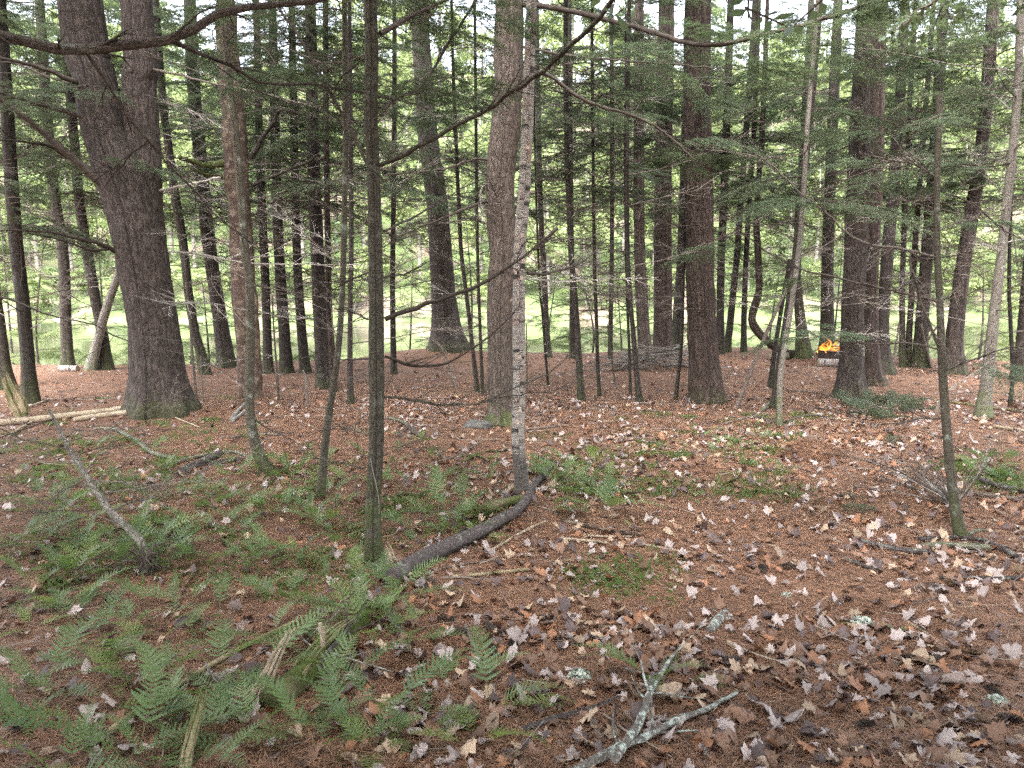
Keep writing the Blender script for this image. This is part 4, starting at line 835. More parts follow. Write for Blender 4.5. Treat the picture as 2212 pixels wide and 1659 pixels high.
for k in range(24):
    h_ = rr.uniform(.10, .24) if k > 4 else rr.uniform(.30, .46); r_ = rr.uniform(.010, .030); x_, y_ = rr.uniform(-.32, .26), rr.uniform(-.25, .2); n = 12
    u = np.linspace(0, 1, n); ph = rr.uniform(0, 6)
    P = np.stack([x_ + .16 * u * np.sin(u * 5 + ph), y_ + .06 * u * np.cos(u * 4 + ph), .20 + h_ * u], 1); g = Geo()
    g.tube(P, r_ * np.maximum((1 - u) ** .8 * (.55 + 1.1 * np.sin(np.pi * np.minimum(u + .12, 1))), .002), 9, noise=.25, seed=k); obj('flame', g.mesh('flame', M['flame'], True), camp)
def round_log(name, label, P, R, mat, endmat, cat='log', group=None, sides=16, noise=.06, seed=0):
    """a log whose ends are discs of bare wood"""
    P = np.asarray(P, float); b = P.mean(0); b[2] = P[:, 2].min(); root = thing(name, label, cat, b, group)
    g = Geo(); S = spline(P - b, max(8, int(len(P) * 4))); RR = np.interp(np.linspace(0, 1, len(S)), np.linspace(0, 1, len(R)), R); g.tube(S, RR, sides, cap=False, noise=noise, seed=seed); obj('bark', g.mesh('bark', mat, True), root)
    for e in (0, -1):
        d = norm(S[1] - S[0]) * -1 if e == 0 else norm(S[-1] - S[-2]); T_, A_, B_ = frames(S); th = np.linspace(0, 2 * np.pi, sides, endpoint=False)
        ringv = S[e] + RR[e] * .97 * (np.cos(th)[:, None] * A_[e] + np.sin(th)[:, None] * B_[e]) - d * .004
        g = Geo(); g.add(np.vstack([S[e] + d * .006, ringv]), [(0, 1 + j, 1 + (j + 1) % sides) for j in range(sides)]); obj('cut_end', g.mesh('cut_end', endmat), root)
    return root
rl = px_m(9, f0[1]); l0 = gp(1770, 793); l1 = gp(1838, 793)
round_log('birch_log', 'white birch log lying in front of the steel fire ring', [(l0[0], l0[1] + rl, l0[2] + rl * .9), ((l0[0] + l1[0]) / 2, l0[1] + rl, l0[2] + rl * .9), (l1[0], l1[1] + rl, l1[2] + rl * .9)], [rl, rl * .95, rl], M['birchlog'], M['tanwood'])
a_, b_ = gp(128, 802), gp(168, 802)
round_log('birch_log', 'short whitish birch log at the foot of the upright crest trunk', [a_ + (0, 0, .05), b_ + (0, 0, .05)], [.06, .06], M['birchlog'], M['tanwood'])
a_, b_ = gp(1663, 778), gp(1700, 776)
round_log('short_log', 'short pale log lying behind the leaning sticks near the bent trunk', [a_ + (0, 0, .08), b_ + (0, 0, .08)], [.09, .085], M['palebark'], M['tanwood'])

# ------------------------------------------------------------------ fallen wood, drawn along the ground
def fallen(name, label, px, wid, mat, lift=0.0, cat='branch', group=None, twigs=0, seed=0, sides=10, lifts=None, noise=.12, endmat=None, twl=.25, sink=.15):
    P = []
    for i, (x, y) in enumerate(px):
        if lifts: Yl = lifts[i][1]; p = at(x, y, Yl) if Yl else gp(x, y)
        else: p = gp(x, y)
        P.append(p)
    P = np.array(P); R = np.interp(np.linspace(0, 1, len(P)), np.linspace(0, 1, len(wid)), [px_m(w_, P[:, 1].mean()) / 2 for w_ in wid])
    if not lifts: P[:, 2] += R * (1 - sink) + lift
    b = P[0].copy(); b[2] = float(hgt(b[0], b[1]))
    rng = np.random.default_rng(seed + 50); L = np.linalg.norm(P[1:] - P[:-1], axis=1).sum(); n = max(8, int(L / .05)); S = spline(np.hstack([P - b, R[:, None]]), n)
    if not lifts:
        gz = hgt(S[:, 0] + b[0], S[:, 1] + b[1]) - b[2]; S[:, 2] = np.maximum(S[:, 2], gz + S[:, 3] * .35)
    g = Geo(); g.tube(S[:, :3], np.maximum(S[:, 3], .0015), sides, cap=True, noise=noise, seed=seed); UP = np.array([0, 0, 1.0])
    root = obj(name, g.mesh(name, mat, True), None, b); tag(root, label, cat, group)
    for k in range(twigs):
        t_ = rng.uniform(.15, .97); i = min(int(t_ * (n - 1)), n - 2); d = norm(S[i + 1, :3] - S[i, :3]); lat = norm(np.cross(UP, d)) * rng.choice([-1, 1]); a = rng.uniform(.5, 1.1)
        dd = norm(d * math.cos(a) + lat * math.sin(a) + UP * abs(rng.normal(.15, .3))); ln = twl * rng.uniform(.4, 1.4); Q = [S[i, :3]]
        for _ in range(4): dd = norm(dd + rng.normal(0, .15, 3)); Q.append(Q[-1] + dd * ln / 4)
        g = Geo(); g.tube(Q, np.linspace(min(S[i, 3] * .5, .006), .0012, 5), 4, cap=False); obj('twig', g.mesh('twig', mat, True), root)
    return root
def splinter_wood(name, label, px, Ys, wid, mat, cat, seed, n=9, jag=.35, group=None):
    """split wood: a bundle of flat strips of uneven length"""
    rg_ = np.random.default_rng(seed); Ys = np.interp(np.linspace(0, 1, len(px)), np.linspace(0, 1, len(Ys)), Ys); P = np.array([at(x, y, q) for (x, y), q in zip(px, Ys)])
    b = P[0].copy(); b[2] = float(hgt(b[0], b[1])); P = P - b; root = thing(name, label, cat, b, group); Wd = [px_m(w_, Ys.mean()) for w_ in wid]
    for k in range(n):
        u0 = 0 if k % 3 else rg_.uniform(0, .25); u1 = 1 - jag * rg_.random() ** 1.3 if k else 1.0; m = 9; u = np.linspace(u0, u1, m); C = spline(P, 40)[np.clip((u * 39).astype(int), 0, 39)]
        off = ((k + .5) / n - .5); w0 = np.interp(u, np.linspace(0, 1, len(Wd)), Wd); T_, A_, B_ = frames(C); wob = (rg_.normal(0, .05, m)).cumsum() * .3
        cen = C + A_ * ((off + wob * .3) * w0 * .85)[:, None] + B_ * (rg_.normal(0, .22) * w0.mean()); r_ = w0 / n * rg_.uniform(.7, 1.5) * np.concatenate([np.ones(m - 3), [.8, .5, .12]])
        g = Geo(); g.tube(cen + rg_.normal(0, .0015, cen.shape), np.maximum(r_, .0015), 5, noise=.3, seed=seed + k); obj('splinter', g.mesh('splinter', mat), root)
    return root
# the cut branch behind the ferns, with stub, bare patch and end
r_ = fallen('fallen_branch', 'long dark fallen branch with a sawn end and a bare pale patch', [(847, 1268), (885, 1240), (940, 1212), (985, 1190), (1030, 1168), (1075, 1142), (1115, 1118), (1138, 1090), (1147, 1068), (1162, 1048), (1180, 1026), (1194, 1012)], [27, 30, 27, 22, 17, 13], M['wetbark'], .015, seed=1, sides=18, noise=.05)
c0, c1 = gp(847, 1268), gp(885, 1240)
rad = px_m(27, c0[1]) / 2
g = Geo(); d = norm(c0 - c1); th = np.linspace(0, 6.2832, 18, endpoint=False); A_ = norm(np.cross(d, (0, 0, 1.0))); B_ = np.cross(A_, d)
cc = np.array([0, 0, rad * .85 + .015 + c0[2] - r_.location[2]]) + d * .004
g.add(np.vstack([cc, cc + rad * .93 * (np.cos(th)[:, None] * A_ + np.sin(th)[:, None] * B_)]), [(0, 1 + j, 1 + (j + 1) % 18) for j in range(18)]); obj('sawn_end', g.mesh('sawn_end', M['stick']), r_)
p0, p1 = gp(890, 1239), gp(915, 1225); base = np.array(r_.location); g = Geo()
a0 = p0 + np.array([0, 0, rad * 1.0]); a1 = p1 + np.array([0, 0, rad * 1.0])
ax = norm(a1 - a0); A_ = norm(np.cross(ax, (0, 0, 1.0))); B_ = np.cross(A_, ax); V = []
for i in range(7):
    c_ = a0 + (a1 - a0) * i / 6
    for j in range(7):
        t_ = (-2.3 + 1.9 * j / 6) ; rr_ = rad * 1.06
        V.append(c_ + rr_ * (math.cos(t_) * A_ * (1 if A_[1] < 0 else 1) - math.sin(t_) * B_) - base)
V = np.array(V); g.add(V, [(i * 7 + j, i * 7 + j + 1, i * 7 + j + 8, i * 7 + j + 7) for i in range(6) for j in range(6) if not (i in (0, 5) and j in (0, 5))]); obj('bare_patch', g.mesh('bare_patch', M['tanwood'], True), r_)
for i, (p_, w_) in enumerate([([(1165, 1050), (1178, 1040), (1162, 1022), (1155, 1016)], (10, 6)), ([(1050, 1158), (1100, 1130), (1160, 1128)], (5, 3)), ([(965, 1198), (985, 1175), (1010, 1150), (1000, 1130)], (9, 4))]):
    q = np.array([gp(*p) for p in p_]) + (0, 0, .05) - base; g = Geo(); g.tube(spline(q, 10), np.linspace(px_m(w_[0], 5.2) / 2, px_m(w_[1], 5.2) / 2, 10), 7, noise=.1, seed=i); obj('side_branch', g.mesh('side_branch', M['wetbark'], True), r_)
Ys = gp(852, 1246)[1]
splinter_wood('splintered_stake', 'pale splintered stake standing at the sawn end of the fallen branch', [(857, 1252), (850, 1225), (842, 1195), (832, 1173)], [Ys], [26, 24, 20, 12], M['tanwood'], 'stake', 2, 8, .3)
fallen('dark_stick', 'short dark stick poking out beside the splintered stake', [(850, 1255), (828, 1243), (802, 1228)], [9, 7], M['wetbark'], .02, 'stick', seed=3)
r_ = fallen('mossy_log', 'short mossy grooved log under the birch', [(1046, 1112), (1090, 1098), (1136, 1086)], [27, 25, 22], M['mosslog'], 0, 'log', seed=4, sides=16, noise=.12)
# rotting log group, lower corner
fallen('mossy_log', 'rotting moss covered log under broken slabs in the ferns', [(585, 1535), (640, 1490), (700, 1440), (735, 1390), (790, 1345)], [60, 66, 60, 50, 36], M['mosslog'], -.02, 'log', seed=5, sides=20, noise=.25, sink=.55)
Yg = gp(660, 1500)[1]
splinter_wood('broken_slab', 'grey broken slab of wood lying up against the rotting mossy log', [(636, 1466), (660, 1435), (695, 1395), (735, 1358), (775, 1335)], [Yg + .02, Yg + .45], [40, 42, 38, 32, 22], M['tanmoss'], 'slab', 6, 11, .2)
fallen('bare_stub', 'small pale stub sticking up from the broken slab', [(698, 1395), (697, 1370), (691, 1346)], [11, 12, 9], M['tanwood'], cat='stub', seed=7, lifts=[(0, Yg + .2)] * 3, noise=.2)
Yg2 = gp(548, 1522)[1]
splinter_wood('splintered_plank', 'long splintered slab of pale wood leaning up beside the rotting mossy log', [(546, 1526), (570, 1478), (590, 1435), (610, 1392), (628, 1355)], [Yg2, Yg2 + .1], [40, 34, 28, 22, 14], M['tanwood'], 'plank', 8, 10, .45)
fallen('long_pole', 'long tan debarked pole lying diagonally through the ferns', [(240, 1600), (327, 1533), (410, 1480), (500, 1426), (580, 1385), (650, 1352)], [14, 13, 13, 11], M['tanmoss'], .02, 'pole', seed=9, noise=.08)
Yg3 = gp(395, 1690)[1]
splinter_wood('broken_post', 'stout greyish broken post lying upright among the ferns', [(392, 1690), (405, 1630), (418, 1580), (430, 1540), (446, 1486)], [Yg3, Yg3 + .25], [34, 32, 30, 29, 27], M['tanmoss'], 'post', 10, 9, .08)
fallen('forked_stick', 'crooked thin stick bridging between the tan pole and the splintered plank', [(446, 1455), (458, 1480), (475, 1500), (500, 1510), (525, 1522)], [5, 5, 4], M['greystick'], .04, 'stick', seed=11, twigs=2)
fallen('pale_stick', 'short pale peeled stick below the crooked thin stick', [(463, 1492), (475, 1515), (485, 1535)], [9, 6], M['tanwood'], .01, 'stick', seed=12)
fallen('birch_stick', 'short whitish stick near the foot of the splintered plank', [(480, 1570), (500, 1550), (528, 1525)], [11, 9], M['palebark'], .01, 'stick', seed=13)
fallen('dark_branch', 'dark twiggy branch crossing over the rotting mossy log', [(690, 1490), (712, 1450), (740, 1420), (760, 1385)], [10, 9, 7], M['wetbark'], .08, 'branch', seed=14, twigs=5)
fallen('lichen_twig', 'long thin lichen speckled twig reaching from the broken slab', [(640, 1395), (672, 1430), (720, 1450), (790, 1470), (850, 1488)], [4, 3], M['lichen'], .07, 'twig', seed=15, twigs=3)
# lichen branches in the lower middle
LB = 'lichen crusted grey branch '
fallen('lichen_branch', LB + 'standing up in a fork beside a torn tan leaf', [(1325, 1680), (1365, 1625), (1392, 1570), (1402, 1530), (1425, 1490), (1445, 1455), (1468, 1425)], [19, 19, 16, 14, 10, 8, 5], M['lichen'], .05, seed=16, twigs=4, noise=.35, sides=16)
fallen('lichen_branch', LB + 'with thick pale crust lying across other sticks', [(1235, 1690), (1330, 1640), (1400, 1608), (1470, 1570), (1530, 1545), (1592, 1512)], [18, 20, 19, 16, 12, 8], M['lichen'], .02, seed=17, twigs=3, noise=.35, sides=16)
fallen('lichen_branch', LB + 'short upright stub of the crossing branches', [(1402, 1560), (1404, 1530), (1408, 1490)], [13, 12, 11], M['lichen'], .06, seed=18, noise=.4, sides=12)
fallen('dark_branch', 'smooth dark brown branch lying beside the lichen crusted branches', [(1130, 1585), (1200, 1562), (1265, 1545), (1320, 1522), (1390, 1492)], [13, 15, 13, 11], M['wetbark'], .005, seed=19, noise=.06)
for i, (px, w_, m_, lab) in enumerate([
    ([(1250, 1350), (1275, 1370), (1300, 1395), (1330, 1418)], (6, 4), 'lichen', 'thin curved lichen twig on needle litter past the cut branch'), ([(1005, 1360), (1022, 1400), (1038, 1440), (1042, 1480)], (11, 9), 'stick', 'flaking rotten stick lying on litter below the cut branch'),
    ([(1500, 1495), (1540, 1520), (1575, 1540), (1615, 1562)], (4, 3), 'lichen', 'straight thin lichen twig lying past the green fern'), ([(1860, 1390), (1920, 1420), (1960, 1462)], (7, 6), 'lichen', 'short crusted twig beside a large pale leaf'), ([(1960, 1350), (2010, 1380), (2060, 1420)], (8, 5), 'tanwood', 'pale thin stick pointing at the large pale leaf'),
    ([(2000, 1280), (2040, 1300), (2060, 1325)], (8, 6), 'tanwood', 'short pale stick near the dark stick lying on the litter'), ([(1215, 1130), (1265, 1140), (1320, 1152), (1385, 1160)], (9, 7), 'redwood', 'rusty split stick lying straight past the birch'),
    ([(1210, 1168), (1260, 1172), (1312, 1178)], (8, 7), 'tanwood', 'pale short stick parallel to the rusty split stick'), ([(1262, 1160), (1310, 1163), (1365, 1162)], (6, 4), 'tanwood', 'pale thin splinter between two longer sticks'), ([(1055, 1198), (1100, 1170), (1140, 1148), (1178, 1130)], (7, 5), 'tanwood', 'tan stick lying beside the upper part of the cut branch'),
    ([(975, 1252), (1040, 1246), (1095, 1240), (1142, 1236)], (9, 9), 'tanmoss', 'greenish tan stick lying level past the sawn end'), ([(955, 1232), (1010, 1222), (1080, 1210)], (6, 4), 'stick', 'thin tan brown stick close along the cut branch'), ([(1205, 1222), (1222, 1190), (1240, 1165)], (5, 3), 'wetbark', 'dark short stick poking up out of open litter'),
    ([(905, 1268), (950, 1278), (1000, 1288)], (9, 6), 'wetbark', 'dark stick starting under the sawn end of the fallen branch'), ([(1840, 1172), (1890, 1183), (1940, 1194), (2005, 1200)], (13, 13), 'wetbark', 'dark knobby stick in front of the mottled sapling'), ([(1990, 1185), (2040, 1183), (2090, 1187), (2140, 1190)], (12, 15), 'palebark', 'pale thick stick with peeling bark by the mottled sapling'),
    ([(1985, 1172), (2030, 1168), (2075, 1166)], (12, 9), 'wetbark', 'dark crumbling stick touching the foot of the mottled sapling'), ([(2080, 1168), (2120, 1172), (2160, 1190), (2195, 1210)], (11, 13), 'wetbark', 'curved dark stick running out from the mottled sapling'), ([(2090, 1160), (2115, 1150), (2135, 1152)], (9, 7), 'palebark', 'small grey stub just past the mottled sapling'),
    ([(1818, 1210), (1850, 1222), (1895, 1238)], (9, 8), 'wetbark', 'short dark stick on open litter before the knobby stick'), ([(2030, 1255), (2090, 1254), (2150, 1256), (2230, 1250)], (10, 9), 'wetbark', 'long dark stick lying level before the pale thick stick'), ([(1970, 1308), (2010, 1302), (2050, 1296)], (8, 6), 'wetbark', 'small dark stick below the pale short stick'),
    ([(1690, 1208), (1720, 1225), (1750, 1232)], (6, 4), 'tanwood', 'short bowed tan stick on open litter'), ([(2120, 1045), (2160, 1058), (2212, 1068), (2260, 1075)], (14, 14), 'wetbark', 'thick dark fallen pole running out past the twiggy dead bush'), ([(2060, 1062), (2130, 1075), (2212, 1085), (2260, 1090)], (9, 9), 'stick', 'brown fallen pole parallel to the thick dark pole'),
    ([(2020, 868), (2080, 875), (2150, 885), (2230, 893)], (6, 5), 'tanmoss', 'long thin greenish pole lying behind the mottled sapling'), ([(2150, 925), (2180, 930), (2230, 938)], (8, 7), 'tanwood', 'tan stick lying past the pale leaning trunk'), ([(1690, 1010), (1740, 1015), (1800, 1008)], (4, 3), 'stick', 'thin stick lying behind the tuft of dead needles'),
    ([(1630, 905), (1690, 915), (1745, 900), (1800, 908)], (8, 5), 'rootdark', 'dark gnarled stick near the pale grey sapling'), ([(1565, 918), (1610, 905), (1660, 895)], (5, 4), 'stick', 'brown stick at the foot of the leaning long pole'), ([(1700, 845), (1760, 850), (1800, 858)], (4, 3), 'stick', 'slender stick lying before the fire pine'),
    ([(1645, 890), (1660, 876), (1672, 862)], (8, 5), 'palebark', 'pale broken root splinter at the dark slanting trunk'), ([(-20, 922), (60, 915), (150, 904), (215, 896), (265, 888)], (15, 14, 11), 'tanwood', 'longest pale debarked pole lying by the double pine'), ([(160, 912), (220, 903), (290, 896), (345, 889)], (10, 13, 11), 'tanwood', 'shorter pale debarked pole against the double pine foot'),
    ([(20, 945), (50, 925), (80, 908)], (7, 5), 'tanwood', 'short bleached stick crossing the debarked poles'), ([(45, 890), (75, 878), (105, 866)], (7, 5), 'tanwood', 'bleached stick angled before the leaning hemlock'), ([(205, 928), (245, 930), (275, 945), (300, 960), (330, 983), (378, 996)], (6, 10, 9), 'palebark', 'grey mottled crooked branch below the debarked poles'),
    ([(345, 892), (380, 905), (430, 925)], (4, 3), 'tanwood', 'thin bleached stick slanting off the double pine foot'), ([(500, 910), (515, 890), (532, 872)], (9, 6), 'greystick', 'grey splinter leaning at the red snag foot'), ([(503, 912), (525, 895), (545, 880)], (8, 6), 'greystick', 'grey splinter lying at the red snag foot'),
    ([(375, 1006), (420, 992), (470, 982), (505, 980), (540, 992)], (8, 7), 'palebark', 'arched grey stick resting over a thicker branch in the ferns'), ([(388, 1030), (420, 1012), (455, 996), (475, 985)], (18, 14), 'wetbark', 'thick dark branch end lying under the arched grey stick'), ([(450, 1008), (490, 1000), (535, 995)], (10, 6), 'wetbark', 'dark stick trailing beside the arched grey stick'),
    ([(0, 1298), (60, 1310), (130, 1315), (200, 1317), (300, 1312)], (6, 5), 'wetbark', 'long thin dark stick lying level across the ferns'), ([(500, 948), (560, 940), (615, 942)], (5, 4), 'stick', 'thin brown stick behind the curved sapling'), ([(880, 925), (895, 938), (912, 946)], (12, 9), 'rootdark', 'dark broken branch end past the slender hemlock'),
    ([(835, 905), (870, 915), (895, 935)], (7, 8), 'palebark', 'grey stick leading to the dark broken branch end'), ([(985, 990), (1020, 985), (1050, 978), (1100, 975)], (5, 4), 'mosslog', 'mossy thin stick arched before the furrowed trunk'), ([(1000, 1000), (1030, 988), (1060, 1000)], (8, 4), 'mosslog', 'small mossy root looping out of the litter'),
    ([(930, 1005), (990, 985), (1050, 950)], (4, 3), 'stick', 'slim twig lying before the mossy root'), ([(1145, 930), (1190, 925), (1225, 920)], (5, 4), 'stick', 'thin stick lying past the furrowed trunk'), ([(1740, 1395), (1790, 1435), (1840, 1465)], (6, 5), 'lichen', 'lichen dotted forked twig lying near the short crusted twig'),
    ([(1735, 1560), (1748, 1600), (1765, 1640)], (5, 4), 'greystick', 'thin grey twig standing in the maple leaves'), ([(1765, 1640), (1800, 1655), (1860, 1675)], (6, 5), 'greystick', 'grey twig lying flat in the maple leaves'), ([(1150, 1570), (1200, 1590), (1240, 1600)], (4, 3), 'greystick', 'thin grey twig below the smooth dark branch'),
    ([(1305, 1500), (1335, 1545), (1358, 1590)], (5, 4), 'stick', 'thin brown twig crossing the smooth dark branch'), ([(1120, 1470), (1180, 1480), (1240, 1468), (1275, 1440)], (4, 3), 'lichen', 'thin bowed lichen twig near the lichen tuft'), ([(2160, 1420), (2230, 1425)], (5, 5), 'greystick', 'grey stick jutting out over the leaf litter')]):
    fallen('fallen_stick', lab, px, w_, M[m_], .004, 'stick', 'fallen sticks', 2 if len(px) > 2 and i % 2 else 0, 200 + i, 9, twl=.14)
# uprooted bent sapling with root ball
b_ = gp(320, 1243); Yb = b_[1]
r_ = fallen('uprooted_sapling', 'bent whitish sapling rising from a small upturned dark root ball', [(318, 1240), (316, 1215), (312, 1188), (298, 1162), (270, 1135), (233, 1098), (212, 1066), (190, 1034), (170, 1000), (150, 972), (132, 935), (106, 886)], [26, 22, 17, 16, 15, 14, 12, 10, 6], M['palebark'],
            cat='sapling', seed=31, sides=12, lifts=[(0, Yb + .03 * i) for i in range(12)], noise=.08)
rg = np.random.default_rng(3)
for k in range(34):
    a = rg.uniform(0, 6.28); P = [np.array([0, 0, .10])]; dd = norm(np.array([math.cos(a), math.sin(a), rg.uniform(-.6, .9)])); ln = rg.uniform(.06, .22)
    for _ in range(5): dd = norm(dd + rg.normal(0, .35, 3) + np.array([0, 0, -.2])); P.append(P[-1] + dd * ln / 5)
    g = Geo(); g.tube(spline(P, 9), np.linspace(rg.uniform(.005, .014), .002, 9), 5, noise=.3, seed=k); obj('root', g.mesh('root', M['rootdark'], True), r_)
rr = random.Random(31); base = np.array(r_.location)
for k, (x, y) in enumerate([(270, 1135), (240, 1105), (233, 1098), (212, 1066), (190, 1034), (190, 1034), (170, 1000), (160, 985), (150, 972), (140, 955), (132, 935), (125, 925), (115, 905)]):
    p = at(x, y, Yb + .25) - base; a = rr.uniform(-.5, .5) + (0 if k % 2 else 3.14)
    obj('twig', BARES[(0, 1, 3, 4, 6, 7)[k % 6]], r_, p, (rr.uniform(-.6, .6), rr.uniform(-.3, .5), a), rr.uniform(.3, .55))
# broken stump by the leaning trunk
b_ = gp(18, 900); Yb = b_[1]
splinter_wood('broken_stump', 'jagged tan broken stump slab beside the strongly leaning trunk', [(54, 905), (38, 870), (22, 835), (10, 800)], [Yb], [34, 40, 32, 22], M['tanmoss'], 'stump', 33, 9, .5)
# twiggy dead bush
b_ = gp(2062, 1092); root = thing('dead_bush', 'fan of reddish dead twigs spreading from beside the mottled sapling', 'bush', b_); rg = np.random.default_rng(6)
for k in range(30):
    px, py = 1790 + rg.uniform(0, 250), 1000 + rg.uniform(-45, 60); e = at(px, py, b_[1] + rg.uniform(-.3, 1.0)) - b_; e[2] = max(e[2], .05)
    if k % 5 == 0: e = np.array([rg.uniform(-.2, .6), rg.uniform(-.2, .6), rg.uniform(.25, .6)])
    m_ = e * .5 + rg.normal(0, .05, 3) + np.array([0, 0, .04]); P = spline([np.zeros(3) + rg.normal(0, .02, 3) * (1, 1, 0), m_, e], 10)
    g = Geo(); g.tube(P, np.linspace(.0065, .0015, 10), 5)
    for _ in range(4):
        j = rg.integers(3, 9); d = norm(norm(P[j] - P[j - 1]) + rg.normal(0, .4, 3)); g.tube(np.stack([P[j], P[j] + d * rg.uniform(.1, .35)]), [.0022, .001], 3, cap=False)
    obj('twig', g.mesh('twig', M['twig'] if k % 3 else M['greystick'], True), root)
# heap of brushwood
b_ = gp(1432, 800); root = thing('brush_heap', 'tangled heap of dead brushwood at the foot of the thick pine', 'brush heap', b_); rg = np.random.default_rng(9)
for k in range(130):
    u = rg.normal(0, .5); c_ = np.array([u * 1.1, rg.uniform(-.2, 1.0), .42 * math.exp(-u * u) * rg.random()]); a = rg.uniform(-.7, .7) + (3.14 if k % 2 else 0); ln = rg.uniform(.4, 1.2); d = np.array([math.cos(a), math.sin(a), rg.normal(0, .22)])
    P = np.stack([c_ - d * ln / 2, c_ + rg.normal(0, .04, 3), c_ + d * ln / 2]); P[:, 2] = np.maximum(P[:, 2], .0)
    g = Geo(); r0 = rg.uniform(.006, .018); g.tube(spline(P, 7), np.linspace(r0, r0 * .5, 7), 5); obj('stick', g.mesh('stick', [M['twig'], M['stick'], M['greystick']][k % 3], True), root)
# low hemlock seedlings in front of the fire pine
for i, (x, y) in enumerate([(1850, 882), (1875, 868), (1905, 888), (1925, 870), (1945, 892), (1888, 898), (1915, 905), (1860, 896), (1940, 868), (1965, 880), (1985, 890), (1838, 872), (1900, 872), (1420, 1060)][:13]):
    p = gp(x, y); o = thing('hemlock_seedling', 'low feathery hemlock seedling on the litter before the fire pine', 'seedling', p, 'hemlock seedlings by the fire pine'); rr = random.Random(i + 40)
    for k in range(5):
        b = obj('stem', BOUGHS[rr.randrange(7)][0], o, (0, 0, .0), (rr.uniform(-.3, .3), -rr.uniform(.15, .7), k * 1.25 + rr.random()), rr.uniform(.13, .24)); obj('foliage', BOUGHS[rr.randrange(7)][1], b)
for i, (x, y, lab) in enumerate([(1800, 1105, 'fallen green hemlock sprig lying on open litter'), (1870, 1085, 'fallen hemlock sprig near the twiggy dead bush'), (1940, 950, 'hemlock sprig lying in the leaf litter behind the dead bush')]):
    p = gp(x, y); tag(obj('hemlock_sprig', BOUGHS[i][1], None, p + (0, 0, .03), (0, .05, i * 2.0), .22), lab, 'sprig')
# tuft of dead needles on the little mound
p = gp(1758, 978); rg = np.random.default_rng(2); g = Geo(); n = 1400
a = rg.uniform(0, 6.28, n); r_ = .30 * np.sqrt(rg.random(n)); x = p[0] + r_ * np.cos(a); y = p[1] + r_ * np.sin(a) * .8; z = hgt(x, y); d = norm(np.stack([np.cos(a) + rg.normal(0, .7, n), np.sin(a) + rg.normal(0, .7, n), rg.uniform(-.3, .9, n)], 1)); s = np.cross(d, norm(rg.normal(size=(n, 3)))) * .0018
P = np.stack([x, y, z], 1); ln = rg.uniform(.05, .13, (n, 1)); C = np.array([.20, .105, .06]) * rg.uniform(.4, 1.4, (n, 1)); g.add(np.stack([P - s, P + s, P + d * ln + s * .4, P + d * ln - s * .4], 1).reshape(-1, 3), np.arange(4 * n).reshape(-1, 4), 0, None, np.repeat(C, 4, 0))
tag(obj('needle_tuft', g.mesh('needle_tuft', M['pineneedle'], color=True)), 'shaggy mound of dead brown needles on open litter', 'needle tuft', kind='stuff')
# ------------------------------------------------------------------ ferns
def frond_mesh(seed, L, width, mat, npin=15, bend=.9, rise=.9, teeth=7):
    """one arching frond: stalk with two rows of toothed leaflets"""
    rng = np.random.default_rng(seed); n = 14; s = np.linspace(0, 1, n); ang = rise - (rise + .15 + .3 * bend) * s ** 1.2
    seg = L / (n - 1); x = np.concatenate([[0], np.cumsum(np.cos(ang[:-1]) * seg)]); z = np.concatenate([[0], np.cumsum(np.sin(ang[:-1]) * seg)]); y = .05 * L * np.sin(s * 2 + rng.uniform(0, 6)) * s
    ax = np.stack([x, y, z], 1); g = Geo(); g.tube(ax, .0016 * (1 - s * .75), 3, 1, cap=False)
    V = []
    st = .26
    for k in range(npin):
        u = st + (1 - st) * (k / npin) ** .95; b = np.array([np.interp(u, s, ax[:, i]) for i in range(3)]); i0 = min(int(u * (n - 1)), n - 2); d = norm(ax[i0 + 1] - ax[i0])
        v = (u - st) / (1 - st); pl = width * (min(1, .55 + v * 2.2) * (1 - v) ** .75 + .03) * rng.uniform(.9, 1.08)
        nrm = norm(np.cross(d, (0, 1.0, 0))) * -1
        for side in (1, -1):
            if rng.random() < .05: continue
            pl = pl * rng.uniform(.82, 1.12)
            lat = norm(np.cross(nrm, d)) * side; a = 1.15 - .35 * v + rng.normal(0, .05); q = norm(d * math.cos(a) + lat * math.sin(a) + nrm * rng.normal(-.12, .10)); r = np.cross(nrm, q) * side
            t_ = np.arange(teeth) / teeth; tl = pl * .125 * (1 - t_) ** .6 * np.minimum(1, .6 + t_ * 3) + .001; step = pl / teeth
            for sg in (1, -1):
                c0 = b + q * (t_ * pl)[:, None] + nrm * (-.10 * pl * t_ ** 2)[:, None]; c1 = c0 + q * step * 1.02
                ta = c0 + (r * sg) * (tl * .62)[:, None] + q * step * .1; tb = c0 + (r * sg) * (tl * 1.15)[:, None] + q * step * .85 - nrm * (tl * .15)[:, None]
                V.append(np.stack([c0, ta, tb, c1], 1) if sg > 0 else np.stack([c0, c1, tb, ta], 1))
    V = np.concatenate(V).reshape(-1, 3); g.add(V, np.arange(len(V)).reshape(-1, 4), 0)
    return g.mesh('frond', [mat, M['stalk']])
FR = [frond_mesh(k, [.36, .44, .30, .48, .40, .27, .34, .42, .38][k], [.07, .085, .062, .08, .092, .055, .08, .07, .06][k], M['fern'], [15, 17, 13, 19, 15, 12, 14, 18, 17][k], [.75, .95, .6, 1.0, .85, .7, .5, .8, .65][k], [.75, .9, .5, .8, .6, .4, .35, .65, .45][k]) for k in range(9)]
FY = [frond_mesh(20 + k, [.42, .34, .30][k], [.085, .07, .06][k], M['fernyellow'], [15, 13, 14][k], [.9, .7, .5][k], [.7, .6, .4][k]) for k in range(3)]
rng = random.Random(77); ferns = []
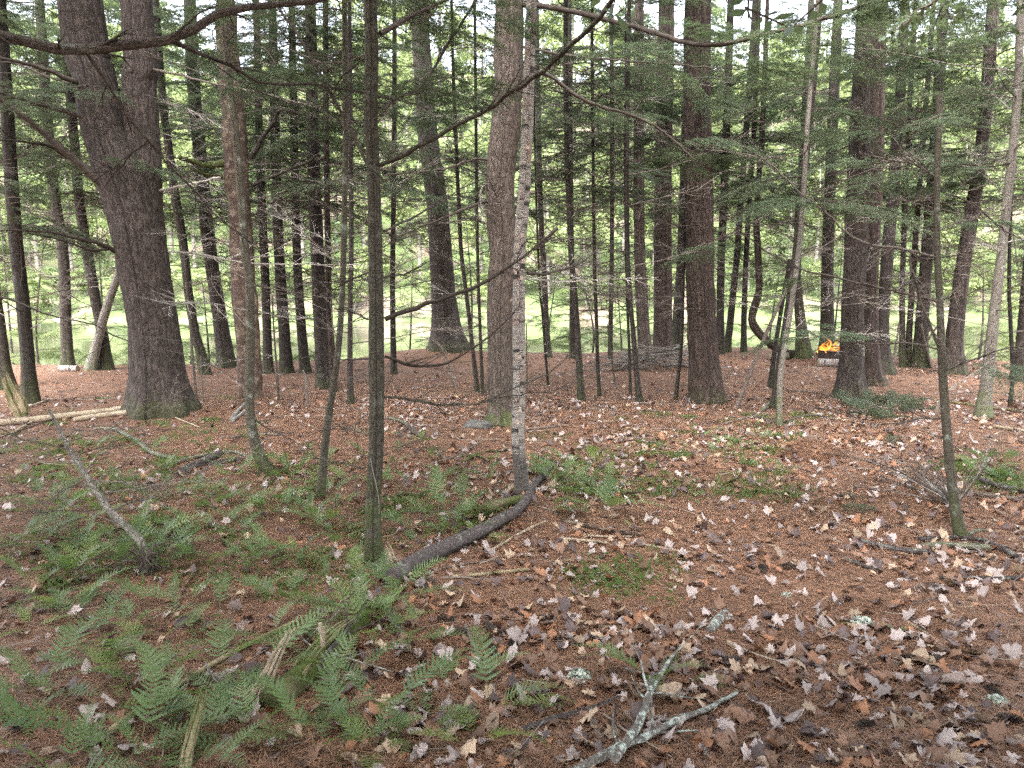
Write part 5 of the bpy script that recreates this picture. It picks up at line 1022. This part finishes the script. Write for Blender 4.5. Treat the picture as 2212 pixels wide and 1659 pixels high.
def fern(x, y, lab, nf, s, yel=False, group='ferns on the forest floor', az=None):
    p = gp(x, y); o = thing('fern', lab, 'fern', p, group); a0 = rng.uniform(0, 6.28)
    for k in range(nf):
        me = rng.choice(FY if yel else FR); a = (a0 + k * 6.28 / max(nf, 2) * rng.uniform(.8, 1.2)) if az is None else rng.uniform(*az)
        obj('frond', me, o, (rng.uniform(-.02, .02), rng.uniform(-.02, .02), -.01), (rng.uniform(-.35, .35), rng.uniform(-.35, .08), a), s * rng.uniform(.65, 1.2))
    ferns.append((p[0], p[1]))
PATCH = [((0, 900, 1015, 1110), 62, .66, 'small green fern in the patch around the uprooted sapling'), ((0, 800, 1110, 1230), 56, .68, 'green fern in the patch around the slender hemlock'),
         ((0, 620, 1230, 1400), 32, .7, 'green fern between the long dark stick and the tan pole'), ((620, 900, 1230, 1400), 18, .68, 'green fern behind the rotting mossy log'),
         ((0, 330, 1400, 1690), 17, .82, 'large green fern beside the tan debarked pole'), ((330, 640, 1440, 1700), 11, .78, 'green fern around the broken post'),
         ((640, 1080, 1450, 1640), 14, .75, 'green fern among maple leaves past the rotting mossy log'), ((830, 1050, 1100, 1200), 12, .7, 'small green fern along the cut branch'),
         ((150, 560, 930, 1010), 18, .6, 'tiny green fern below the double pine'), ((600, 1100, 940, 1100), 18, .6, 'tiny green fern behind the slender hemlock'),
         ((1150, 1310, 1000, 1110), 18, .75, 'green fern clustered by the birch foot'), ((1300, 1700, 900, 1080), 20, .45, 'tiny fern on the open path'), ((2090, 2212, 985, 1075), 14, .65, 'green fern behind the thick dark fallen pole')]
for (x0, x1, y0, y1), n, s, lab in PATCH:
    for k in range(n):
        x, y = rng.uniform(x0, x1), rng.uniform(y0, y1)
        if 770 < x < 850 and y < 1225 and y > 1150: continue
        yel = rng.random() < .18
        fern(x, y, lab.replace('green', 'yellowish') if yel and 'green' in lab else lab, rng.choice([2, 3, 3, 4, 5]), s * 1.35 * rng.uniform(.65, 1.15), yel)
for x, y, nf, s, lab, yel, az in [(1420, 1475, 5, .9, 'bright green fern beside the lichen crusted branches', False, None), (1480, 1480, 3, .8, 'green fern drooping over the lichen crusted branches', False, (-1.2, .3)), (1260, 1530, 2, .95, 'single pale yellow green frond fanned over the smooth dark branch', True, (2.9, 3.4)),
                          (1030, 1610, 3, .9, 'light green fern drooping onto maple leaves', True, None), (1370, 1145, 2, .55, 'small fern by the rusty split stick', False, None), (1500, 1075, 3, .5, 'small yellowish fern in the open path', True, None), (1330, 1250, 2, .4, 'tiny pale fern beside the greenish tan stick', True, None),
                          (1945, 1378, 2, .35, 'tiny fern by the pale thin stick', False, None), (1810, 1350, 3, .35, 'tiny bright fern by the forked twig', True, None), (1185, 1100, 4, .9, 'large blue green fern hanging over the cut branch at the birch', False, (-1.5, .4))]:
    fern(x, y, lab, nf, s, yel, az=az)

# ------------------------------------------------------------------ leaf litter
def leaf_geo(seed, kind):
    rng = np.random.default_rng(seed)
    if kind == 'maple':
        A = [(-175, .30), (-150, .60), (-128, .50), (-100, .82), (-80, .68), (-62, .60), (-48, .86), (-30, .62), (-12, .82), (0, 1.05), (12, .82), (30, .62), (48, .86), (62, .60), (80, .68), (100, .82), (128, .50), (150, .60), (175, .30)]
    elif kind == 'oak':
        A = [(-170, .35), (-130, .35), (-105, .5), (-80, .34), (-62, .62), (-45, .42), (-32, .82), (-20, .6), (-8, .98), (0, 1.05), (8, .98), (20, .6), (32, .82), (45, .42), (62, .62), (80, .34), (105, .5), (130, .35), (170, .35)]
    else:
        A = [(-165, .5), (-130, .5), (-100, .52), (-70, .56), (-45, .66), (-25, .82), (-10, .96), (0, 1.08), (10, .96), (25, .82), (45, .66), (70, .56), (100, .52), (130, .5), (165, .5)]
    a = np.radians([x for x, _ in A]); r = np.array([q for _, q in A]) * rng.uniform(.9, 1.1, len(A)) * .05
    out = np.stack([np.cos(a) * r, np.sin(a) * r], 1); n = len(A); c1, c2, tw = rng.uniform(-8, 14), rng.uniform(-8, 16), rng.uniform(-12, 12)
    def Z(p): return c1 * p[:, 0] ** 2 + c2 * p[:, 1] ** 2 + tw * p[:, 0] * p[:, 1] + .5 * c2 * .02 * np.abs(p[:, 1]) * 3
    mid = out * .5; P2 = np.vstack([[(0, 0)], mid[::2], out]); z = Z(P2) + np.concatenate([[0], rng.normal(0, .0022, len(mid[::2])), rng.normal(0, .0045, n)])
    V = np.stack([P2[:, 0], P2[:, 1], z], 1); m = len(mid[::2]); F = []
    for j in range(m - 1): F.append((0, 1 + j, 2 + j))
    for j in range(n - 1):
        i = j // 2; F.append((1 + i, 1 + m + j, 1 + m + j + 1))
        if j % 2 == 1: F.append((1 + i, 1 + m + j + 1, 2 + i)) if i + 1 < m else None
    F = [f for f in F if f]
    V[:, 2] -= V[:, 2].min()
    return V, np.array(F)
KIND = ['maple'] * 7 + ['oak'] * 2 + ['beech'] * 3
LG = [leaf_geo(300 + i, k) for i, k in enumerate(KIND)]
LM = {(i, c): None for i in range(len(LG)) for c in LEAFC}
def leaf_mesh(i, c):
    if LM[i, c] is None:
        g = Geo(); g.add(*LG[i]); LM[i, c] = g.mesh('fallen_leaf', M['leaf_' + c], True)
    return LM[i, c]
NICE = {'mauve': 'pale mauve', 'tan': 'light tan', 'brown': 'brown', 'russet': 'russet', 'dark': 'dark wet'}; SHAPE = {'maple': 'lobed maple leaf', 'oak': 'notched oak leaf', 'beech': 'oval leaf'}
def litter_density(x, y):
    """pixel-space share of ground carrying leaves (more on the path and the lower corner)"""
    d = .35 + .65 / (1 + np.exp(-(x - 900) / 120)); d = d * np.where((y > 1300) & (x > 950), 1.15, 1.0)
    clump = vnoise(x / 130 * 1.0, y / 60, 31); return d * (.25 + 1.1 * clump)
rg = np.random.default_rng(21)
def scatter(n, y0, y1, x0=-40, x1=2252):
    """random ground points under pixel rows, even per square metre"""
    Yn, Yf = [1.6 / math.tan(PITCH + math.atan((q - PH / 2) / FPX)) for q in (y1, y0)]
    Y = np.sqrt(rg.uniform(Yn ** 2, Yf ** 2, n)); X = (rg.uniform(x0, x1, n) - PW / 2) / FPX * (Y * CP + 1.6 * SP)
    return X, Y
def to_px(X, Y): dz = Y * CP + 1.6 * SP; return X / dz * FPX + PW / 2, PH / 2 + FPX * (1.6 * CP - Y * SP) / dz
# nearest ones: leaves as things of their own
cnt = 0; cols = ['mauve', 'tan', 'brown', 'russet', 'dark']; cw = [.30, .13, .28, .11, .18]
X, Y = scatter(3000, 1330, 1760); px, py = to_px(X, Y); keep = rg.random(3000) < litter_density(px, py) * .9; X, Y = X[keep], Y[keep]; order = np.argsort(Y)[:2000]
sel = order[:282]
for i in sel:
    li = int(rg.integers(0, len(LG))); c = str(rg.choice(cols, p=cw)); x, y = X[i], Y[i]; cnt += 1
    o = obj('fallen_leaf', leaf_mesh(li, c), None, (x, y, float(hgt(x, y)) + rg.uniform(.0, .016)), (rg.normal(0, .36) + (math.pi if rg.random() < .0 else 0), rg.normal(0, .36), rg.uniform(0, 6.28)), float(rg.uniform(.55, 1.0)))
    tag(o, '%s fallen %s lying on the needle litter' % (NICE[c], SHAPE[KIND[li]]), 'leaf', 'fallen leaves on the needle litter')
for x, y, c, li, s, lab in [(1985, 1435, 'tan', 10, 1.5, 'large pale cream leaf standing curled near the short crusted twig'), (2070, 1490, 'mauve', 0, 1.7, 'big bluish mauve leaf tilted up past the large pale leaf'), (1440, 1520, 'tan', 11, 1.7, 'torn golden tan leaf beside the upright lichen fork'), (1525, 1620, 'russet', 2, 1.3, 'flat reddish maple leaf spread below the lichen branches'),
                         (1365, 1345, 'mauve', 1, 1.3, 'bright mauve crumpled leaf past the thin curved lichen twig'), (640, 1590, 'tan', 10, .9, 'small yellow leaf pair on a stem among the ferns')]:
    p = gp(x, y); tag(obj('fallen_leaf', leaf_mesh(li, c), None, p + (0, 0, .02), (.5, .2, x), s), lab, 'leaf', 'fallen leaves on the needle litter')
def merge_leaves(X, Y, name, label, smin=.5, smax=1.0, lift=.012):
    g = Geo(); n = len(X); z = hgt(X, Y); pc = np.array([np.mean(LEAFC[c], axis=0) for c in cols]); which = rg.integers(0, len(LG), n); ci = rg.choice(len(cols), n, p=cw)
    for li in range(len(LG)):
        k = np.nonzero(which == li)[0]
        if not len(k): continue
        V, F = LG[li]; a = rg.uniform(0, 6.28, len(k)); s = rg.uniform(smin, smax, len(k)); tx, ty = rg.normal(0, .38, len(k)), rg.normal(0, .38, len(k))
        ca, sa = np.cos(a)[:, None], np.sin(a)[:, None]; vx, vy, vz = [V[None, :, i] * s[:, None] for i in range(3)]
        wx = ca * vx - sa * vy; wy = sa * vx + ca * vy; wz = vz + wx * tx[:, None] + wy * ty[:, None]; wz = wz - wz.min(1, keepdims=True) * .75
        P = np.stack([wx + X[k][:, None], wy + Y[k][:, None], wz + z[k][:, None] + rg.uniform(0, lift, len(k))[:, None]], -1).reshape(-1, 3)
        FF = (F[None] + (np.arange(len(k)) * len(V))[:, None, None]).reshape(-1, 3); C = pc[ci[k]] * rg.uniform(.6, 1.25, (len(k), 1)); g.add(P, FF, 0, None, np.repeat(C, len(V), 0))
    tag(obj(name, g.mesh(name, M['litter'], True, True)), label, 'leaf litter', kind='stuff')
rest = np.setdiff1d(np.arange(len(X)), sel); AX, AY = [X[rest]], [Y[rest]]
for n, y0, y1 in ((5200, 1000, 1330), (9000, 860, 1000), (5200, 775, 860)):
    x, y = scatter(n, y0, y1, -60, 2270); a, b = to_px(x, y); k = (rg.random(n) < litter_density(a, b) * (1.0 if y0 > 900 else .85)) & (y < np.interp(x, EDGE_X, EDGE_Y) + .3); AX.append(x[k]); AY.append(y[k])
merge_leaves(np.concatenate(AX), np.concatenate(AY), 'leaf_litter', 'pale and brown fallen leaves scattered over the forest floor')
# pine needles lying on the floor
def needles(n, y0, y1, ln, wd, name):
    X, Y = scatter(n, y0, y1); pn = vnoise(X * 1.6, Y * 1.6, 41); k = rg.random(n) < .45 + .75 * pn; X, Y = X[k], Y[k]; n = len(X)
    a = rg.uniform(0, 6.28, n); L = ln * rg.uniform(.5, 1.2, n); tz = rg.normal(0, .12, n); dx, dy = np.cos(a) * L / 2, np.sin(a) * L / 2; z0 = hgt(X, Y) + rg.uniform(.001, .018, n)
    bow = rg.normal(0, .12, n); sx, sy = -np.sin(a) * wd / 2, np.cos(a) * wd / 2
    za = np.maximum(z0 - tz * L / 2, hgt(X - dx, Y - dy) + .001); zb = np.maximum(z0 + tz * L / 2, hgt(X + dx, Y + dy) + .001)
    mx, my = X - np.sin(a) * bow * L, Y + np.cos(a) * bow * L
    A = np.stack([X - dx, Y - dy, za], 1); B = np.stack([X + dx, Y + dy, zb], 1); Mm = np.stack([mx, my, np.maximum((za + zb) / 2 + .002, hgt(mx, my) + .002)], 1); S = np.stack([sx, sy, 0 * sx], 1)
    V = np.stack([A - S * .6, A + S * .6, Mm + S, Mm - S, B + S * .5, B - S * .5], 1).reshape(-1, 3); i = np.arange(n)[:, None] * 6
    F = np.stack([i + np.array([[0, 1, 2, 3]]), i + np.array([[3, 2, 4, 5]])], 1).reshape(-1, 4)
    base = np.array([(.33, .172, .098), (.24, .122, .075), (.14, .078, .052), (.38, .24, .16), (.075, .05, .04)]); C = base[rg.choice(5, n, p=[.3, .3, .18, .14, .08])] * rg.uniform(.75, 1.2, (n, 1))
    g = Geo(); g.add(V, F, 0, None, np.repeat(C, 6, 0)); tag(obj(name, g.mesh(name, M['pineneedle'], False, True)), 'rust brown pine needles strewn over the forest floor', 'needles', kind='stuff')
needles(110000, 1280, 1760, .085, .0019, 'pine_needles'); needles(70000, 1010, 1280, .09, .0028, 'pine_needles'); needles(50000, 850, 1010, .10, .005, 'pine_needles')
# twigs too small to tell apart
n = 2600; X, Y = scatter(n, 790, 1640); k = Y < np.interp(X, EDGE_X, EDGE_Y); X, Y = X[k], Y[k]; g = Geo()
for x, y in zip(X, Y):
    a = rg.uniform(0, 6.28); L = rg.uniform(.06, .4) * (1 if y < 8 else 1.4); d = np.array([math.cos(a), math.sin(a)]); q = np.array([x, y]) + np.outer(np.linspace(-.5, .5, 4) * L, d) + rg.normal(0, .012, (4, 2)); zz = hgt(q[:, 0], q[:, 1]) + rg.uniform(.004, .03); r = rg.uniform(.0013, .0042)
    c = np.array([(.09, .07, .06), (.2, .17, .15), (.30, .25, .2)][rg.integers(0, 3)]); nv = g.n; g.tube(np.column_stack([q, zz]), [r, r, r * .8, r * .5], 3, cap=False); g.C[-1] = np.tile(c, (g.n - nv, 1))
tag(obj('twig_litter', g.mesh('twig_litter', M['twiglitter'], False, True)), 'small dead twigs scattered over the forest floor', 'twigs', kind='stuff')
# low herbs and moss shoots in green patches
cl = []
for (x0, x1, y0, y1), m in (((1180, 1720, 895, 1075), 46), ((1340, 1720, 1030, 1075), 14), ((2050, 2212, 985, 1070), 20), ((0, 800, 940, 1300), 60), ((1250, 1420, 1220, 1280), 8), ((100, 520, 840, 1000), 14), ((1560, 1760, 890, 960), 12), ((700, 1100, 1060, 1180), 16)):
    for _ in range(m): cl.append((gp(rg.uniform(x0, x1), rg.uniform(y0, y1)), rg.uniform(.08, .28), int(rg.integers(30, 130))))
VV, CC = [], []
for p, r, m in cl:
    a = rg.uniform(0, 6.28, m); q = r * np.sqrt(rg.random(m)); x = p[0] + q * np.cos(a); y = p[1] + q * np.sin(a); b = np.stack([x, y, hgt(x, y)], 1); d = norm(np.stack([rg.normal(0, .8, m), rg.normal(0, .8, m), rg.uniform(.15, .9, m)], 1)); s = norm(np.cross(d, rg.normal(size=(m, 3)))) * rg.uniform(.003, .009, (m, 1)); L = rg.uniform(.025, .075, (m, 1))
    VV.append(np.stack([b, b + d * L * .55 + s, b + d * L, b + d * L * .55 - s], 1).reshape(-1, 3))
V = np.concatenate(VV); g = Geo(); g.add(V, np.arange(len(V)).reshape(-1, 4)); tag(obj('ground_herbs', g.mesh('ground_herbs', M['herb'])), 'patches of low green herbs and grass in the litter', 'ground cover', kind='stuff')
# pine cones, lichen tufts, stones
g = Geo(); n = 60
for k in range(n):
    u = k / n; a = k * 2.4; r = .016 * math.sin(math.pi * (.12 + .8 * u)) + .003; z = u * .085; d = np.array([math.cos(a), math.sin(a), .5]); b = np.array([0, 0, z]); tp = b + d * r; s = np.array([-math.sin(a), math.cos(a), 0]) * .007
    g.add([b, tp - s + (0, 0, -.002), tp + (d[0] * .004, d[1] * .004, .004), tp + s + (0, 0, -.002)], [(0, 1, 2), (0, 2, 3)])
CONE = g.mesh('pine_cone', M['rootdark'])
for x, y in [(985, 1345), (1072, 1370), (1085, 1380), (1100, 1395), (1640, 1230), (1720, 1232), (1990, 1435), (2000, 1440), (2130, 1495), (1890, 1575), (1010, 1375), (1062, 1402), (1560, 1440), (2150, 1560)]:
    p = gp(x, y); tag(obj('pine_cone', CONE, None, p + (0, 0, .018), (1.5, 0, x), 1.0), 'small dark open pine cone lying on the litter', 'pine cone', 'pine cones on the litter')
def tuft(name, label, x, y, r, n=260, parent=None):
    p = gp(x, y); d = norm(rg.normal(size=(n, 3))); d[:, 2] = np.abs(d[:, 2]); c = d * r * rg.uniform(.5, 1, (n, 1)) * np.array([1.2, .9, .8]); nr = norm(rg.normal(size=(n, 3))); t_ = norm(np.cross(nr, d)); b = np.cross(nr, t_); s = r * .22
    V = np.stack([c - t_ * s, c + b * s * .7, c + t_ * s, c - b * s * .7], 1).reshape(-1, 3); g = Geo(); g.add(V, np.arange(4 * n).reshape(-1, 4)); tag(obj(name, g.mesh(name, M['lichentuft']), None, p), label, 'lichen')
for x, y, r, lab in [(1250, 1470, .05, 'pale shaggy lichen tuft among maple leaves past the drooping fern'), (1860, 1355, .06, 'grey green lichen clump on open litter'), (1700, 1290, .03, 'small pale lichen clump beside the open path'), (2150, 1520, .045, 'pale lichen clump beside the big bluish leaf')]:
    tuft('lichen_tuft', lab, x, y, r)
a_ = gp(1560, 1340); b2 = gp(1545, 1375)
fallen('bark_stub', 'short lichen covered bark stub lying on open litter', [(1535, 1372), (1552, 1350), (1568, 1328)], [20, 22, 16], M['lichen'], 0, 'stub', seed=71, noise=.3)
p = gp(872 + 40, 922)
def rock(label, x, y, r, seed, flat=.5):
    p = gp(x, y); th, ph = np.meshgrid(np.linspace(0, 2 * np.pi, 14, endpoint=False), np.linspace(.15, np.pi - .15, 8)); d = np.stack([np.sin(ph) * np.cos(th), np.sin(ph) * np.sin(th), np.cos(ph)], -1)
    rr = r * (1 + .35 * (vnoise(th * 2 / 3.14159 * 2, ph * 2.2, seed, 8) - .5) * 2); V = (d * rr[..., None] * (1.2, 1, flat)).reshape(-1, 3); g = Geo()
    g.add(V, [(i * 14 + j, i * 14 + (j + 1) % 14, (i + 1) * 14 + (j + 1) % 14, (i + 1) * 14 + j) for i in range(7) for j in range(14)]); n0 = len(V)
    g.add(np.vstack([[(0, 0, r * flat)], V[:14]]), [(0, 1 + j, 1 + (j + 1) % 14) for j in range(14)]); tag(obj('stone', g.mesh('stone', M['stone'], True), None, p + (0, 0, r * flat * .25)), label, 'stone')
rock('flat grey stone half buried at the furrowed trunk foot', 1032, 921, .16, 3, .35)
